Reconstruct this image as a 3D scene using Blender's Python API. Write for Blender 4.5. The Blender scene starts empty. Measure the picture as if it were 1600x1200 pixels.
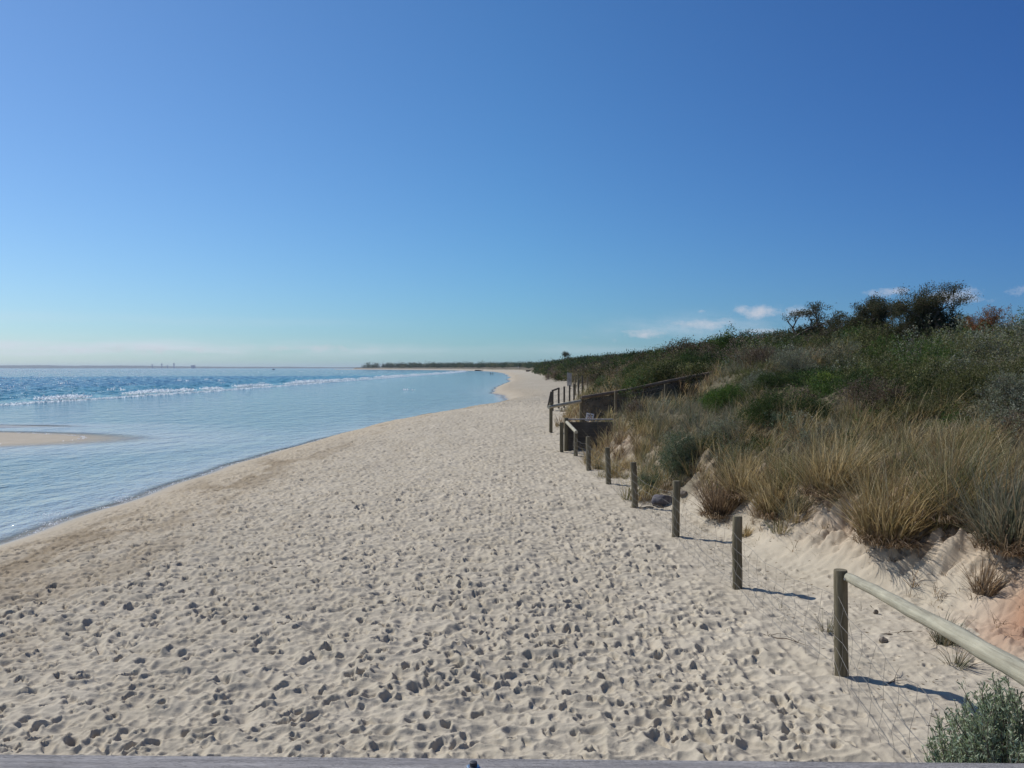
import bpy, math, random
import numpy as np
from mathutils import Vector
SC = bpy.context.scene
COL = SC.collection
R = math.radians
rng = np.random.default_rng(7)
random.seed(7)

# ------------------------------------------------------------------ camera, sky, sun, exposure
EYE = 3.0
F = 1386.0 / 1600.0
cd = bpy.data.cameras.new('camera'); cam = bpy.data.objects.new('camera', cd); COL.objects.link(cam)
cam.location = (0, 0, EYE)
cam.rotation_euler = (R(90 - 1.03), 0, 0)
cd.sensor_width = 36; cd.lens = 36 * F
cd.clip_start = 0.05; cd.clip_end = 80000
SC.camera = cam

SUN_AZ, SUN_EL = R(-54), R(44)          # azimuth from +Y (view) towards +X
sun_dir = Vector((math.sin(SUN_AZ) * math.cos(SUN_EL), math.cos(SUN_AZ) * math.cos(SUN_EL), math.sin(SUN_EL)))
sd = bpy.data.lights.new('sun', 'SUN'); so = bpy.data.objects.new('sun', sd); COL.objects.link(so)
sd.energy = 3.9; sd.angle = R(0.5); sd.color = (1.0, 0.985, 0.955)
so.rotation_euler = sun_dir.to_track_quat('Z', 'Y').to_euler()

W = bpy.data.worlds.new('World'); SC.world = W; W.use_nodes = True
def build_world():
    nt = W.node_tree; nt.nodes.clear(); N = nt.nodes.new; L = nt.links.new
    out = N('ShaderNodeOutputWorld'); bg = N('ShaderNodeBackground'); bg.inputs['Strength'].default_value = 0.105
    sky = N('ShaderNodeTexSky'); sky.sky_type = 'NISHITA'; sky.sun_disc = False
    sky.sun_elevation = SUN_EL; sky.sun_rotation = SUN_AZ
    sky.altitude = 0; sky.air_density = 1.0; sky.dust_density = 0.25; sky.ozone_density = 3.0
    hs = N('ShaderNodeHueSaturation'); hs.inputs['Saturation'].default_value = 1.0; hs.inputs['Value'].default_value = 1.0
    tc = N('ShaderNodeTexCoord')
    def math_(op, a, b=None, c=None, clamp=False):
        m = N('ShaderNodeMath'); m.operation = op; m.use_clamp = clamp
        for i, v in enumerate((a, b, c)):
            if v is None: continue
            if isinstance(v, (int, float)): m.inputs[i].default_value = v
            else: L(v, m.inputs[i])
        return m.outputs[0]
    sep = N('ShaderNodeSeparateXYZ'); L(tc.outputs['Generated'], sep.inputs[0])
    tr = N('ShaderNodeValToRGB'); L(math_('ADD', sep.outputs[0], .5, clamp=True), tr.inputs[0]); e = tr.color_ramp.elements
    e[0].position = 0; e[0].color = (.55, .745, .96, 1); e[1].position = 1; e[1].color = (.215, .44, .80, 1); q = e.new(.5); q.color = (.36, .64, .90, 1)
    mt = N('ShaderNodeMixRGB'); mt.blend_type = 'MULTIPLY'; mt.inputs[0].default_value = 1; L(sky.outputs[0], mt.inputs[1]); L(tr.outputs[0], mt.inputs[2]); L(mt.outputs[0], hs.inputs['Color'])
    az = math_('ARCTAN2', sep.outputs[0], sep.outputs[1])
    el = math_('ARCSINE', sep.outputs[2])
    def noise(sx, sz, scale, detail, rough=.55):
        mp = N('ShaderNodeMapping'); mp.inputs['Scale'].default_value = (sx, sx, sz)
        L(tc.outputs['Generated'], mp.inputs[0])
        n = N('ShaderNodeTexNoise'); n.inputs['Scale'].default_value = scale
        n.inputs['Detail'].default_value = detail; n.inputs['Roughness'].default_value = rough
        L(mp.outputs[0], n.inputs[0]); return n.outputs[0]
    n1 = noise(1, 1.7, 55, 9, .66)
    n2 = noise(1, 9, 9, 5)
    total = None
    # cumulus puffs sitting low in the sky: azimuth, elevation, half widths, weight
    puffs = [(15.5, 3.5, 1.3, .42, 1.25), (17.9, 3.4, 1.1, .36, 1.1), (12.3, 2.8, 2.4, .36, 1.05), (8.2, 2.15, 1.5, .32, .95),
             (6.8, 1.75, 1.2, .2, .5), (12.0, 3.55, .5, .14, .7), (10.0, 2.9, .6, .3, .5), (26.5, 4.1, 1.8, .42, 1.15), (23.0, 4.5, 1.2, .3, .9),
             (-12.5, 1.25, 5.5, .25, .75), (-22, 1.1, 7, .26, .8), (31, 4.3, 2, .4, .9), (15.8, 2.3, 1.6, .2, .8), (3.5, 1.35, 2.2, .16, .45), (4.8, 2.0, .5, .14, .4)]
    for a, e, wa, we, k in puffs:
        u = math_('DIVIDE', math_('SUBTRACT', az, R(a)), R(wa))
        v = math_('DIVIDE', math_('SUBTRACT', el, R(e)), R(we))
        q = math_('ADD', math_('MULTIPLY', u, u), math_('MULTIPLY', v, v))
        g = math_('MULTIPLY', math_('EXPONENT', math_('MULTIPLY', q, -.8)), k)
        total = g if total is None else math_('MAXIMUM', total, g)
    cum = math_('MULTIPLY', math_('ADD', math_('SUBTRACT', math_('MULTIPLY', total, 1.05), .46), math_('MULTIPLY', math_('SUBTRACT', n1, .5), 2.7)), .85, clamp=True)
    cum = math_('MULTIPLY', cum, math_('MULTIPLY', total, 2.2, clamp=True))
    # thin stratus bank above the sea horizon on the left
    bn = math_('MULTIPLY', math_('SUBTRACT', n2, .33), 2.4, clamp=True)
    e2 = math_('DIVIDE', math_('SUBTRACT', el, R(1.15)), R(.48))
    band = math_('EXPONENT', math_('MULTIPLY', math_('MULTIPLY', e2, e2), -1.0))
    left = math_('MULTIPLY', math_('SUBTRACT', R(-4), az), 3.2, clamp=True)
    strat = math_('MULTIPLY', math_('MULTIPLY', band, bn), math_('ADD', math_('MULTIPLY', left, .9), .25), clamp=True)
    wisp = math_('MULTIPLY', math_('EXPONENT', math_('MULTIPLY', math_('POWER', math_('DIVIDE', math_('SUBTRACT', el, R(2.85)), R(.3)), 2), -1)), math_('MULTIPLY', bn, math_('MULTIPLY', left, .18)))
    vu = math_('DIVIDE', math_('SUBTRACT', az, R(12.5)), R(6.0)); vv = math_('DIVIDE', math_('SUBTRACT', el, R(2.5)), R(.75))
    veil = math_('MULTIPLY', math_('EXPONENT', math_('MULTIPLY', math_('ADD', math_('MULTIPLY', vu, vu), math_('MULTIPLY', vv, vv)), -1.0)), math_('MULTIPLY', math_('SUBTRACT', noise(1, 3, 22, 7, .62), .36), 2.6, clamp=True))
    wisp = math_('MAXIMUM', wisp, math_('MULTIPLY', veil, .42))
    m1 = N('ShaderNodeMixRGB'); L(math_('MAXIMUM', strat, wisp), m1.inputs[0]); L(hs.outputs[0], m1.inputs[1]); m1.inputs[2].default_value = (6.5, 6.95, 7.8, 1)
    m2 = N('ShaderNodeMixRGB'); L(math_('MULTIPLY', cum, .85), m2.inputs[0]); L(m1.outputs[0], m2.inputs[1]); m2.inputs[2].default_value = (5.9, 6.0, 6.6, 1)
    L(m2.outputs[0], bg.inputs['Color']); L(bg.outputs[0], out.inputs['Surface'])
build_world()
SC.view_settings.view_transform = 'Standard'; SC.view_settings.look = 'None'
SC.view_settings.exposure = 0.0; SC.view_settings.gamma = 1.0; SC.view_settings.use_curve_mapping = False
SC.cycles.max_bounces = 6; SC.cycles.transparent_max_bounces = 12; SC.cycles.diffuse_bounces = 3
SC.cycles.glossy_bounces = 2; SC.cycles.transmission_bounces = 3; SC.cycles.volume_bounces = 0
SC.cycles.sample_clamp_indirect = 4

# ------------------------------------------------------------------ helpers
def tag(o, label=None, cat=None, group=None, kind=None):
    if label: o['label'] = label
    if cat: o['category'] = cat
    if group: o['group'] = group
    if kind: o['kind'] = kind
    return o
def empty(name, loc, label, cat, group=None, rz=0):
    o = bpy.data.objects.new(name, None); COL.objects.link(o); o.location = loc; o.rotation_euler = (0, 0, rz)
    return tag(o, label, cat, group)
def link(name, me, mat, parent=None):
    o = bpy.data.objects.new(name, me); COL.objects.link(o)
    if mat: me.materials.append(mat)
    if parent:
        o.parent = parent
    return o
def mesh_np(name, V, Fc, col=None, smooth=True, attrs=None):
    """V (n,3), Fc (m,k) all the same k"""
    V = np.ascontiguousarray(V, dtype=np.float32); Fc = np.ascontiguousarray(Fc, dtype=np.int32)
    me = bpy.data.meshes.new(name)
    m, k = Fc.shape
    me.vertices.add(len(V)); me.vertices.foreach_set('co', V.ravel())
    me.loops.add(m * k); me.loops.foreach_set('vertex_index', Fc.ravel())
    me.polygons.add(m); me.polygons.foreach_set('loop_start', np.arange(0, m * k, k, dtype=np.int32))
    me.polygons.foreach_set('use_smooth', np.full(m, smooth, dtype=bool))
    me.update(calc_edges=True)
    if col is not None:
        a = me.color_attributes.new('Col', 'FLOAT_COLOR', 'POINT')
        c = np.ones((len(V), 4), dtype=np.float32); c[:, :3] = col; a.data.foreach_set('color', c.ravel())
    for n, v in (attrs or {}).items():
        a = me.attributes.new(n, 'FLOAT', 'POINT'); a.data.foreach_set('value', np.ascontiguousarray(v, dtype=np.float32))
    return me
_T = np.random.default_rng(99).random((8, 256, 256)).astype(np.float32)
def vn(x, y, seed=0):
    t = _T[seed % 8]; s = seed * 37
    xi = np.floor(x); yi = np.floor(y); fx = (x - xi); fy = (y - yi)
    xi = xi.astype(np.int64) + s; yi = yi.astype(np.int64) + s
    fx = fx * fx * (3 - 2 * fx); fy = fy * fy * (3 - 2 * fy)
    a = t[xi & 255, yi & 255]; b = t[(xi + 1) & 255, yi & 255]; c = t[xi & 255, (yi + 1) & 255]; d = t[(xi + 1) & 255, (yi + 1) & 255]
    return (a * (1 - fx) + b * fx) * (1 - fy) + (c * (1 - fx) + d * fx) * fy - .5
def fbm(x, y, o=4, seed=0, g=.5):
    r = 0; a = 1
    for i in range(o):
        r = r + a * vn(x * 2**i + i * 13.7, y * 2**i + i * 7.3, seed + i); a *= g
    return r
def sstep(a, b, x):
    t = np.clip((x - a) / (b - a), 0, 1); return t * t * (3 - 2 * t)

# ------------------------------------------------------------------ materials
def newmat(name):
    m = bpy.data.materials.new(name); m.use_nodes = True
    nt = m.node_tree; b = nt.nodes['Principled BSDF']; return m, nt, b
def ramp(nt, fac, stops):
    r = nt.nodes.new('ShaderNodeValToRGB'); nt.links.new(fac, r.inputs[0])
    e = r.color_ramp.elements
    while len(e) < len(stops): e.new(.5)
    for i, (p, c) in enumerate(stops): e[i].position = p; e[i].color = (*c, 1)
    return r.outputs[0]
def tnoise(nt, vec, scale, detail=4, rough=.55, sc3=None, dist=0):
    if sc3:
        mp = nt.nodes.new('ShaderNodeMapping'); mp.inputs['Scale'].default_value = sc3; nt.links.new(vec, mp.inputs[0]); vec = mp.outputs[0]
    n = nt.nodes.new('ShaderNodeTexNoise'); n.inputs['Scale'].default_value = scale; n.inputs['Detail'].default_value = detail
    n.inputs['Roughness'].default_value = rough; n.inputs['Distortion'].default_value = dist
    nt.links.new(vec, n.inputs[0]); return n.outputs[0]
def bump(nt, h, b, strength, dist, prev=None):
    bn = nt.nodes.new('ShaderNodeBump'); bn.inputs['Strength'].default_value = strength; bn.inputs['Distance'].default_value = dist
    nt.links.new(h, bn.inputs['Height'])
    if prev: nt.links.new(prev, bn.inputs['Normal'])
    if b: nt.links.new(bn.outputs[0], b.inputs['Normal'])
    return bn.outputs[0]
def mixc(nt, fac, a, b, mode='MIX'):
    m = nt.nodes.new('ShaderNodeMixRGB'); m.blend_type = mode
    for i, v in enumerate((fac, a, b)):
        if isinstance(v, (int, float)): m.inputs[i].default_value = v
        elif isinstance(v, tuple): m.inputs[i].default_value = (*v, 1)
        else: nt.links.new(v, m.inputs[i])
    return m.outputs[0]
def objco(nt, which='Object'):
    return nt.nodes.new('ShaderNodeTexCoord').outputs[which]
def attr(nt, name, out='Color'):
    a = nt.nodes.new('ShaderNodeAttribute'); a.attribute_name = name; return a.outputs[out]

def m_sand():
    m, nt, b = newmat('sand'); co = objco(nt); c = attr(nt, 'Col')
    n = tnoise(nt, co, 260, 3, .7); v = ramp(nt, n, [(.3, (.80, .78, .76)), (.55, (1, 1, 1)), (.75, (1.12, 1.12, 1.12))])
    c = mixc(nt, 1, c, v, 'MULTIPLY')
    n2 = tnoise(nt, co, 1.3, 5, .6); c = mixc(nt, 1, c, ramp(nt, n2, [(.3, (.93, .92, .90)), (.7, (1.05, 1.05, 1.06))]), 'MULTIPLY')
    nt.links.new(c, b.inputs['Base Color'])
    wet = attr(nt, 'wet', 'Fac')
    mr = nt.nodes.new('ShaderNodeMapRange'); nt.links.new(wet, mr.inputs[0]); mr.inputs[3].default_value = .95; mr.inputs[4].default_value = .25
    nt.links.new(mr.outputs[0], b.inputs['Roughness'])
    b.inputs['Specular IOR Level'].default_value = .25
    far = attr(nt, 'far', 'Fac')
    n3 = tnoise(nt, co, 2.6, 5, .62, sc3=(1, .8, 1)); n4 = tnoise(nt, co, 45, 4, .6)
    mm = nt.nodes.new('ShaderNodeMath'); mm.operation = 'MULTIPLY'; nt.links.new(n3, mm.inputs[0]); nt.links.new(far, mm.inputs[1])
    p = bump(nt, mm.outputs[0], None, 1.0, .42); bump(nt, n4, b, .45, .012, p)
    return m
def m_leaf(name, transl=.3, rough=.55, spec=.35, tc=(1.1, 1.15, .7)):
    m, nt, b = newmat(name); c = attr(nt, 'Col')
    nt.links.new(c, b.inputs['Base Color']); b.inputs['Roughness'].default_value = rough; b.inputs['Specular IOR Level'].default_value = spec
    t = nt.nodes.new('ShaderNodeBsdfTranslucent'); nt.links.new(mixc(nt, 1, c, tc, 'MULTIPLY'), t.inputs[0])
    mx = nt.nodes.new('ShaderNodeMixShader'); mx.inputs[0].default_value = transl
    nt.links.new(b.outputs[0], mx.inputs[1]); nt.links.new(t.outputs[0], mx.inputs[2]); nt.links.new(mx.outputs[0], nt.nodes['Material Output'].inputs[0])
    return m
def m_wood(name, c1, c2, sc=(14, 14, 1.2), rough=.85, bmp=.5):
    m, nt, b = newmat(name); co = objco(nt)
    n = tnoise(nt, co, 3, 6, .65, sc3=sc, dist=.4); n2 = tnoise(nt, co, 2.2, 4, .6)
    c = ramp(nt, n, [(.28, c1), (.72, c2)])
    c = mixc(nt, 1, c, ramp(nt, n2, [(.3, (.72, .72, .70)), (.7, (1.12, 1.1, 1.05))]), 'MULTIPLY')
    n3 = tnoise(nt, co, 9, 6, .7, sc3=(sc[0] * 1.6, sc[1] * 1.6, sc[2] * .5)); cr = ramp(nt, n3, [(.33, (.35, .33, .3)), (.42, (1, 1, 1))])
    c = mixc(nt, .8, c, cr, 'MULTIPLY')
    nt.links.new(c, b.inputs['Base Color']); b.inputs['Roughness'].default_value = rough; b.inputs['Specular IOR Level'].default_value = .2
    p = bump(nt, n, None, bmp, .01); bump(nt, n3, b, bmp, .006, p)
    return m
def m_plain(name, c, rough=.6, metal=0, nscale=20, var=.2, bmp=.2):
    m, nt, b = newmat(name); co = objco(nt); n = tnoise(nt, co, nscale, 4, .6)
    lo = tuple(v * (1 - var) for v in c); hi = tuple(v * (1 + var) for v in c)
    nt.links.new(ramp(nt, n, [(.3, lo), (.7, hi)]), b.inputs['Base Color']); b.inputs['Roughness'].default_value = rough; b.inputs['Metallic'].default_value = metal
    bump(nt, n, b, bmp, .004); return m
MAT = dict(
    sand=m_sand(), grass=m_leaf('grass_blades', .42, .7, .18, (1.08, .98, .80)), leaf=m_leaf('leaves', .25, .75, .15), bark=m_wood('bark', (.09, .07, .055), (.2, .17, .14), (9, 9, 3)),
    post=m_wood('weathered_pine', (.115, .095, .06), (.26, .225, .15), (10, 10, .7)), rail=m_wood('pale_pine', (.33, .30, .225), (.56, .52, .41), (2.2, 2.2, 2.2), .8, .35),
    railn=m_wood('near_rail_pine', (.30, .27, .20), (.50, .47, .36), (16, 16, .55), .8, .6),
    board=m_wood('dark_boards', (.08, .07, .058), (.17, .145, .12), (.6, 4, 14)), deck=m_wood('grey_hardwood', (.32, .295, .29), (.58, .54, .52), (1.6, 26, 26), .8, .9),
    wire=m_plain('galvanised_wire', (.27, .245, .21), .6, .3), steel=m_plain('zinc_bolt', (.55, .55, .56), .32, 1, 60), dark=m_plain('dark_rubber', (.03, .03, .035), .6),
    rock=m_plain('grey_stone', (.13, .115, .12), .85, 0, 7, .4, .8), stone=m_plain('brown_stone', (.2, .16, .12), .85, 0, 14, .35, .8),
    stick=m_wood('driftwood', (.12, .09, .065), (.27, .21, .16), (8, 8, 2)), white=m_plain('white_paint', (.7, .7, .7), .5, 0, 30, .05), ink=m_plain('black_ink', (.03, .03, .03), .6),
    red=m_plain('faded_red_print', (.35, .16, .15), .6), skin=m_plain('skin', (.4, .24, .17), .6), darkcloth=m_plain('dark_swimwear', (.03, .035, .05), .7),
    land=m_plain('distant_land', (.06, .08, .06), .95, 0, .01, .3, 0), glass=m_plain('dark_glass', (.03, .04, .05), .1),
    concrete=m_plain('pale_concrete', (.4, .4, .4), .8, 0, .2), timber=m_wood('old_groyne_timber', (.05, .04, .03), (.13, .1, .07)))
def m_mesh():
    m, nt, b = newmat('shade_mesh'); co = objco(nt)
    n = tnoise(nt, co, 4, 5, .6); nt.links.new(ramp(nt, n, [(.3, (.08, .07, .052)), (.7, (.19, .165, .12))]), b.inputs['Base Color']); b.inputs['Roughness'].default_value = .9
    t = nt.nodes.new('ShaderNodeBsdfTransparent'); mx = nt.nodes.new('ShaderNodeMixShader'); mx.inputs[0].default_value = .28
    nt.links.new(b.outputs[0], mx.inputs[1]); nt.links.new(t.outputs[0], mx.inputs[2]); nt.links.new(mx.outputs[0], nt.nodes['Material Output'].inputs[0]); return m
MAT['mesh'] = m_mesh()

# ------------------------------------------------------------------ ground shape
_sh = np.array([(-60, -12.5), (0, -11.2), (10, -10.7), (18, -10.5), (24, -10.4), (29, -10.4), (36.4, -10.3), (44.2, -9.6), (54.8, -7.9), (62, -6.4), (68.4, -4.9), (76.8, -3.3), (88, -1.5), (101.8, -.5), (112, -1.0),
    (128, -3.2), (151, -3.2), (185, -1.6), (240, -1.0), (333, -.8), (450, -2.2), (624, -6), (760, -12), (900, -20), (1109, -42), (1512, -118), (1996, -300), (2500, -545), (3200, -1150), (3500, -2600), (3700, -5200)])
_du = np.array([(-60, 5.6), (0, 5.6), (6, 5.5), (9.25, 5.05), (11.3, 4.55), (14.1, 3.8), (18, 3.3), (22, 2.95), (26, 2.6), (30, 2.5), (34, 2.3), (44, 2.6), (50, 3.2), (56, 4.2), (70, 6), (110, 8), (155, 9.6), (255, 10.9), (455, 11.5), (800, 11.5),
    (950, 6), (1109, -8), (1512, -80), (1996, -250), (2500, -490), (3200, -1080), (3500, -2500), (3700, -5000)])
_hu = np.array([(-1, 0), (0, 0), (.35, .1), (1.25, .92), (2.2, 1.36), (4, 1.82), (7, 2.6), (10, 3.15), (14, 3.4), (22, 3.3), (40, 3.5), (90, 3.8), (20000, 3.8)])
def _curve(tab, y):
    v = np.interp(y, tab[:, 0], tab[:, 1]); h = np.maximum(.5, np.abs(y) * .01)
    s = (np.interp(y + h, tab[:, 0], tab[:, 1]) - np.interp(y - h, tab[:, 0], tab[:, 1])) / (2 * h)
    v = .5 * v + .25 * (np.interp(y + h * 2, tab[:, 0], tab[:, 1]) + np.interp(y - h * 2, tab[:, 0], tab[:, 1]))
    return v, np.sqrt(1 + s * s)
def shore_d(x, y):
    v, n = _curve(_sh, y)
    wob = .35 * np.sin(y * .33 + 1) * sstep(20, 60, y) + .12 * np.sin(y * 1.1) + .9 * np.sin(y * .06) * sstep(90, 160, y)
    return (x - v - wob * .6) / n
def dune_u(x, y):
    v, n = _curve(_du, y); return (x - v + .35 * np.sin(y * .9 + 2) * sstep(6, 12, y) * .5) / n
def height(x, y):
    x = np.asarray(x, dtype=np.float64); y = np.asarray(y, dtype=np.float64)
    d = shore_d(x, y)
    zf = np.interp(y, [0, 30, 38, 52, 90, 400], [.05, .05, .25, .65, .6, .6])
    z = np.where(d > 0, -.6 + (zf + .6) * (1 - np.exp(-np.maximum(d, 0) / 3.0)), -.6 - .75 * (1 - np.exp(np.minimum(d, 0) / 5)) - 1.6 * sstep(-30, -60, d) - np.clip((-d - 60) * .02, 0, 6))
    s1 = ((x + 38) / 16) ** 2 + ((y - 44.6 + .02 * (x + 20)) / 5.6) ** 2
    z = np.maximum(z, -.6 + .13 * (1 - s1))
    s2 = ((x + 36) / 6.5) ** 2 + ((y - 54.8) / 1.3) ** 2
    z = np.maximum(z, -.6 + .06 * (1 - s2))
    u = dune_u(x, y)
    h = np.interp(u, _hu[:, 0], _hu[:, 1])
    k = sstep(1.5, 5, u)
    h = h + k * (.9 * fbm(x / 7, y / 9, 3, 3) + .3 * fbm(x / 1.9, y / 1.9, 2, 5)) + sstep(.2, 1.2, u) * (1 - k) * .22 * fbm(x / .8, y / .8, 3, 4)
    # the sandy access path climbing between two fences
    pm = sstep(33.2, 34.3, y) * (1 - sstep(39.3, 40.6, y))
    hp = np.clip(.05 + (x - 2.3) * .18, 0, 9) * (x > 2.3)
    pm = pm * (1 - sstep(7.8, 9, x))
    h = h * (1 - pm) + np.minimum(h, hp) * pm
    h = h * (1 - .22 * sstep(26, 30, y) * (1 - sstep(33, 34, y)) * sstep(2, 4, u))
    z = z + np.where(u > 0, h, 0)
    z = np.where(np.hypot(x, y) > 2420, np.minimum(z, -3 - (np.hypot(x, y) - 2420) * .01), z)
    z = z + .05 * fbm(x / 2.6, y / 2.6, 3, 1) * sstep(.2, 2.5, d) + .0
    return z
def hz(x, y): return float(height(np.array([x]), np.array([y]))[0])
def at(px, py, ymin=3.0, ymax=260):
    """a pixel of the photograph -> the point of the ground seen there"""
    r = np.exp(np.linspace(math.log(ymin), math.log(ymax), 4000))
    x = (px - 800) / 1386 * r; z = EYE - (py - 575) / 1386 * r
    g = height(x, r) - z
    i = np.argmax(g > 0)
    if g[i] <= 0: i = np.argmax(np.where((r > 14) & (r < 75), g / r, -9))   # just above the skyline: the ridge point nearest the ray
    return float(x[i]), float(r[i]), float(height(x[i:i+1], r[i:i+1])[0])

# raster of foot prints and trampled lumps, 12.5 mm cells
CX0, CX1, CY0, CY1, CS = -17.0, 13.0, 3.0, 72.0, .0125
nx, ny = int((CX1 - CX0) / CS), int((CY1 - CY0) / CS)
def build_raster():
    g = np.random.default_rng(21)
    H = np.zeros((ny, nx), dtype=np.float32)
    def up(n_cells, amp, ax=1.0):
        a = g.random((int((CY1 - CY0) / n_cells / ax) + 4, int((CX1 - CX0) / n_cells) + 4)).astype(np.float32) - .5
        yy = np.arange(ny) * CS / n_cells / ax; xx = np.arange(nx) * CS / n_cells
        yi = yy.astype(int); xi = xx.astype(int); fy = (yy - yi).astype(np.float32); fx = (xx - xi).astype(np.float32)
        fy = (fy * fy * (3 - 2 * fy))[:, None]; fx = (fx * fx * (3 - 2 * fx))[None]
        r0 = a[yi][:, xi] * (1 - fx) + a[yi][:, xi + 1] * fx
        r1 = a[yi + 1][:, xi] * (1 - fx) + a[yi + 1][:, xi + 1] * fx
        return (r0 * (1 - fy) + r1 * fy) * amp
    H += up(.9, .05); H += up(.37, .035)
    H -= np.abs(up(.21, .11, .8)); H -= np.abs(up(.10, .065)); H += up(.045, .012); H += .040
    area = (CX1 - CX0) * (CY1 - CY0); n = int(area * 56)
    px = g.uniform(CX0 + .4, CX1 - .4, n); py = g.uniform(CY0 + .4, CY1 - .4, n)
    d = shore_d(px, py); u = dune_u(px, py)
    keep = (d > .6) & (u < .25 + 1.2 * (g.random(n) < .1)) & (g.random(n) < sstep(.4, 1.8, d) * .7 + .3)
    keep &= g.random(n) < .68 + .32 * sstep(-.22, .12, fbm(px / 1.1, py / 2.2, 2, 6))
    # less trampled strip just beside the wire fence, smoother
    fx_ = np.interp(py, [4, 8.5, 15, 22, 30, 38], [2.9, 3.2, 2.85, 2.43, 2.0, 1.75])
    strip = (np.abs(px - fx_ + .15) < .35) & (py < 31); inside = (px > fx_ + .2) & (py < 33)
    keep &= ~(strip & (g.random(n) < .75)) & ~(inside & (g.random(n) < .72))
    px, py, d = px[keep], py[keep], d[keep]
    for x, y, dd in zip(px, py, d):
        big = g.random() < .31
        L_ = g.uniform(.05, .10) if big else g.uniform(.02, .05)
        Wd = L_ * g.uniform(.32, .6) if big else L_ * g.uniform(.6, 1)
        dep = (g.uniform(.006, .043) if big else g.uniform(.009, .030)) * (.35 + .65 * min(1, max(0, dd - .4) / 2.2))
        th = g.normal(math.pi / 2 + .1, .5) if g.random() < .7 else g.uniform(0, 6.3)
        R_ = int(L_ * 2.3 / CS) + 2
        cx = int((x - CX0) / CS); cy = int((y - CY0) / CS)
        x0, x1, y0, y1 = max(0, cx - R_), min(nx, cx + R_ + 1), max(0, cy - R_), min(ny, cy + R_ + 1)
        X = (np.arange(x0, x1) - cx)[None].astype(np.float32) * CS; Y = (np.arange(y0, y1) - cy)[:, None].astype(np.float32) * CS
        c, s = math.cos(th), math.sin(th)
        a = (X * c + Y * s) / L_; b = (-X * s + Y * c) / (Wd * (1 + .25 * a))
        ang = np.arctan2(b, a); p1, p2 = g.uniform(0, 6.3, 2)
        r = np.sqrt(a * a + b * b) * (1 + .10 * np.sin(3 * ang + p1) + .06 * np.sin(7 * ang + p2))
        P = H[y0:y1, x0:x1]
        m = np.clip((1.22 - r) / .36, 0, 1); m = m * m * (3 - 2 * m)
        av = P[P.shape[0] // 2, P.shape[1] // 2] * .5
        fl = av - dep * (1 + .45 * a * (1 if g.random() < .5 else -1))
        P[:] = P * (1 - m) + fl * m + dep * .38 * np.exp(-((r - 1.5) / .3) ** 2) * (1 + .6 * np.sin(ang + p1))
    lump = up(.06, .014) + up(.027, .010)
    msk = np.clip(up(.7, 1.6) + .55, 0.15, 1)
    H += lump * msk + up(.13, .012)
    return H
RAS = build_raster()
def detail(x, y):
    fx = (x - CX0) / CS; fy = (y - CY0) / CS
    ok = (fx > 1) & (fx < nx - 3) & (fy > 1) & (fy < ny - 3)
    fx = np.clip(fx, 1, nx - 3); fy = np.clip(fy, 1, ny - 3)
    xi = fx.astype(np.int32); yi = fy.astype(np.int32); tx = fx - xi; ty = fy - yi
    v = (RAS[yi, xi] * (1 - tx) + RAS[yi, xi + 1] * tx) * (1 - ty) + (RAS[yi + 1, xi] * (1 - tx) + RAS[yi + 1, xi + 1] * tx) * ty
    edge = sstep(0, .8, x - CX0) * sstep(0, .8, CX1 - x) * sstep(0, 4, CY1 - y) * sstep(0, .5, y - CY0)
    d = shore_d(x, y); u = dune_u(x, y)
    fl = np.interp(y, [4, 8.5, 15, 22, 30, 38], [2.9, 3.2, 2.85, 2.43, 2.0, 1.75]); calm = sstep(-.45, -.1, x - fl) * (y < 33)
    return np.where(ok, v, 0) * edge * sstep(.25, 1.3, d) * (1 - .55 * sstep(.3, 1.5, u)) * (1 - .5 * calm * (1 - sstep(.3, 1.5, u)))

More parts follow.
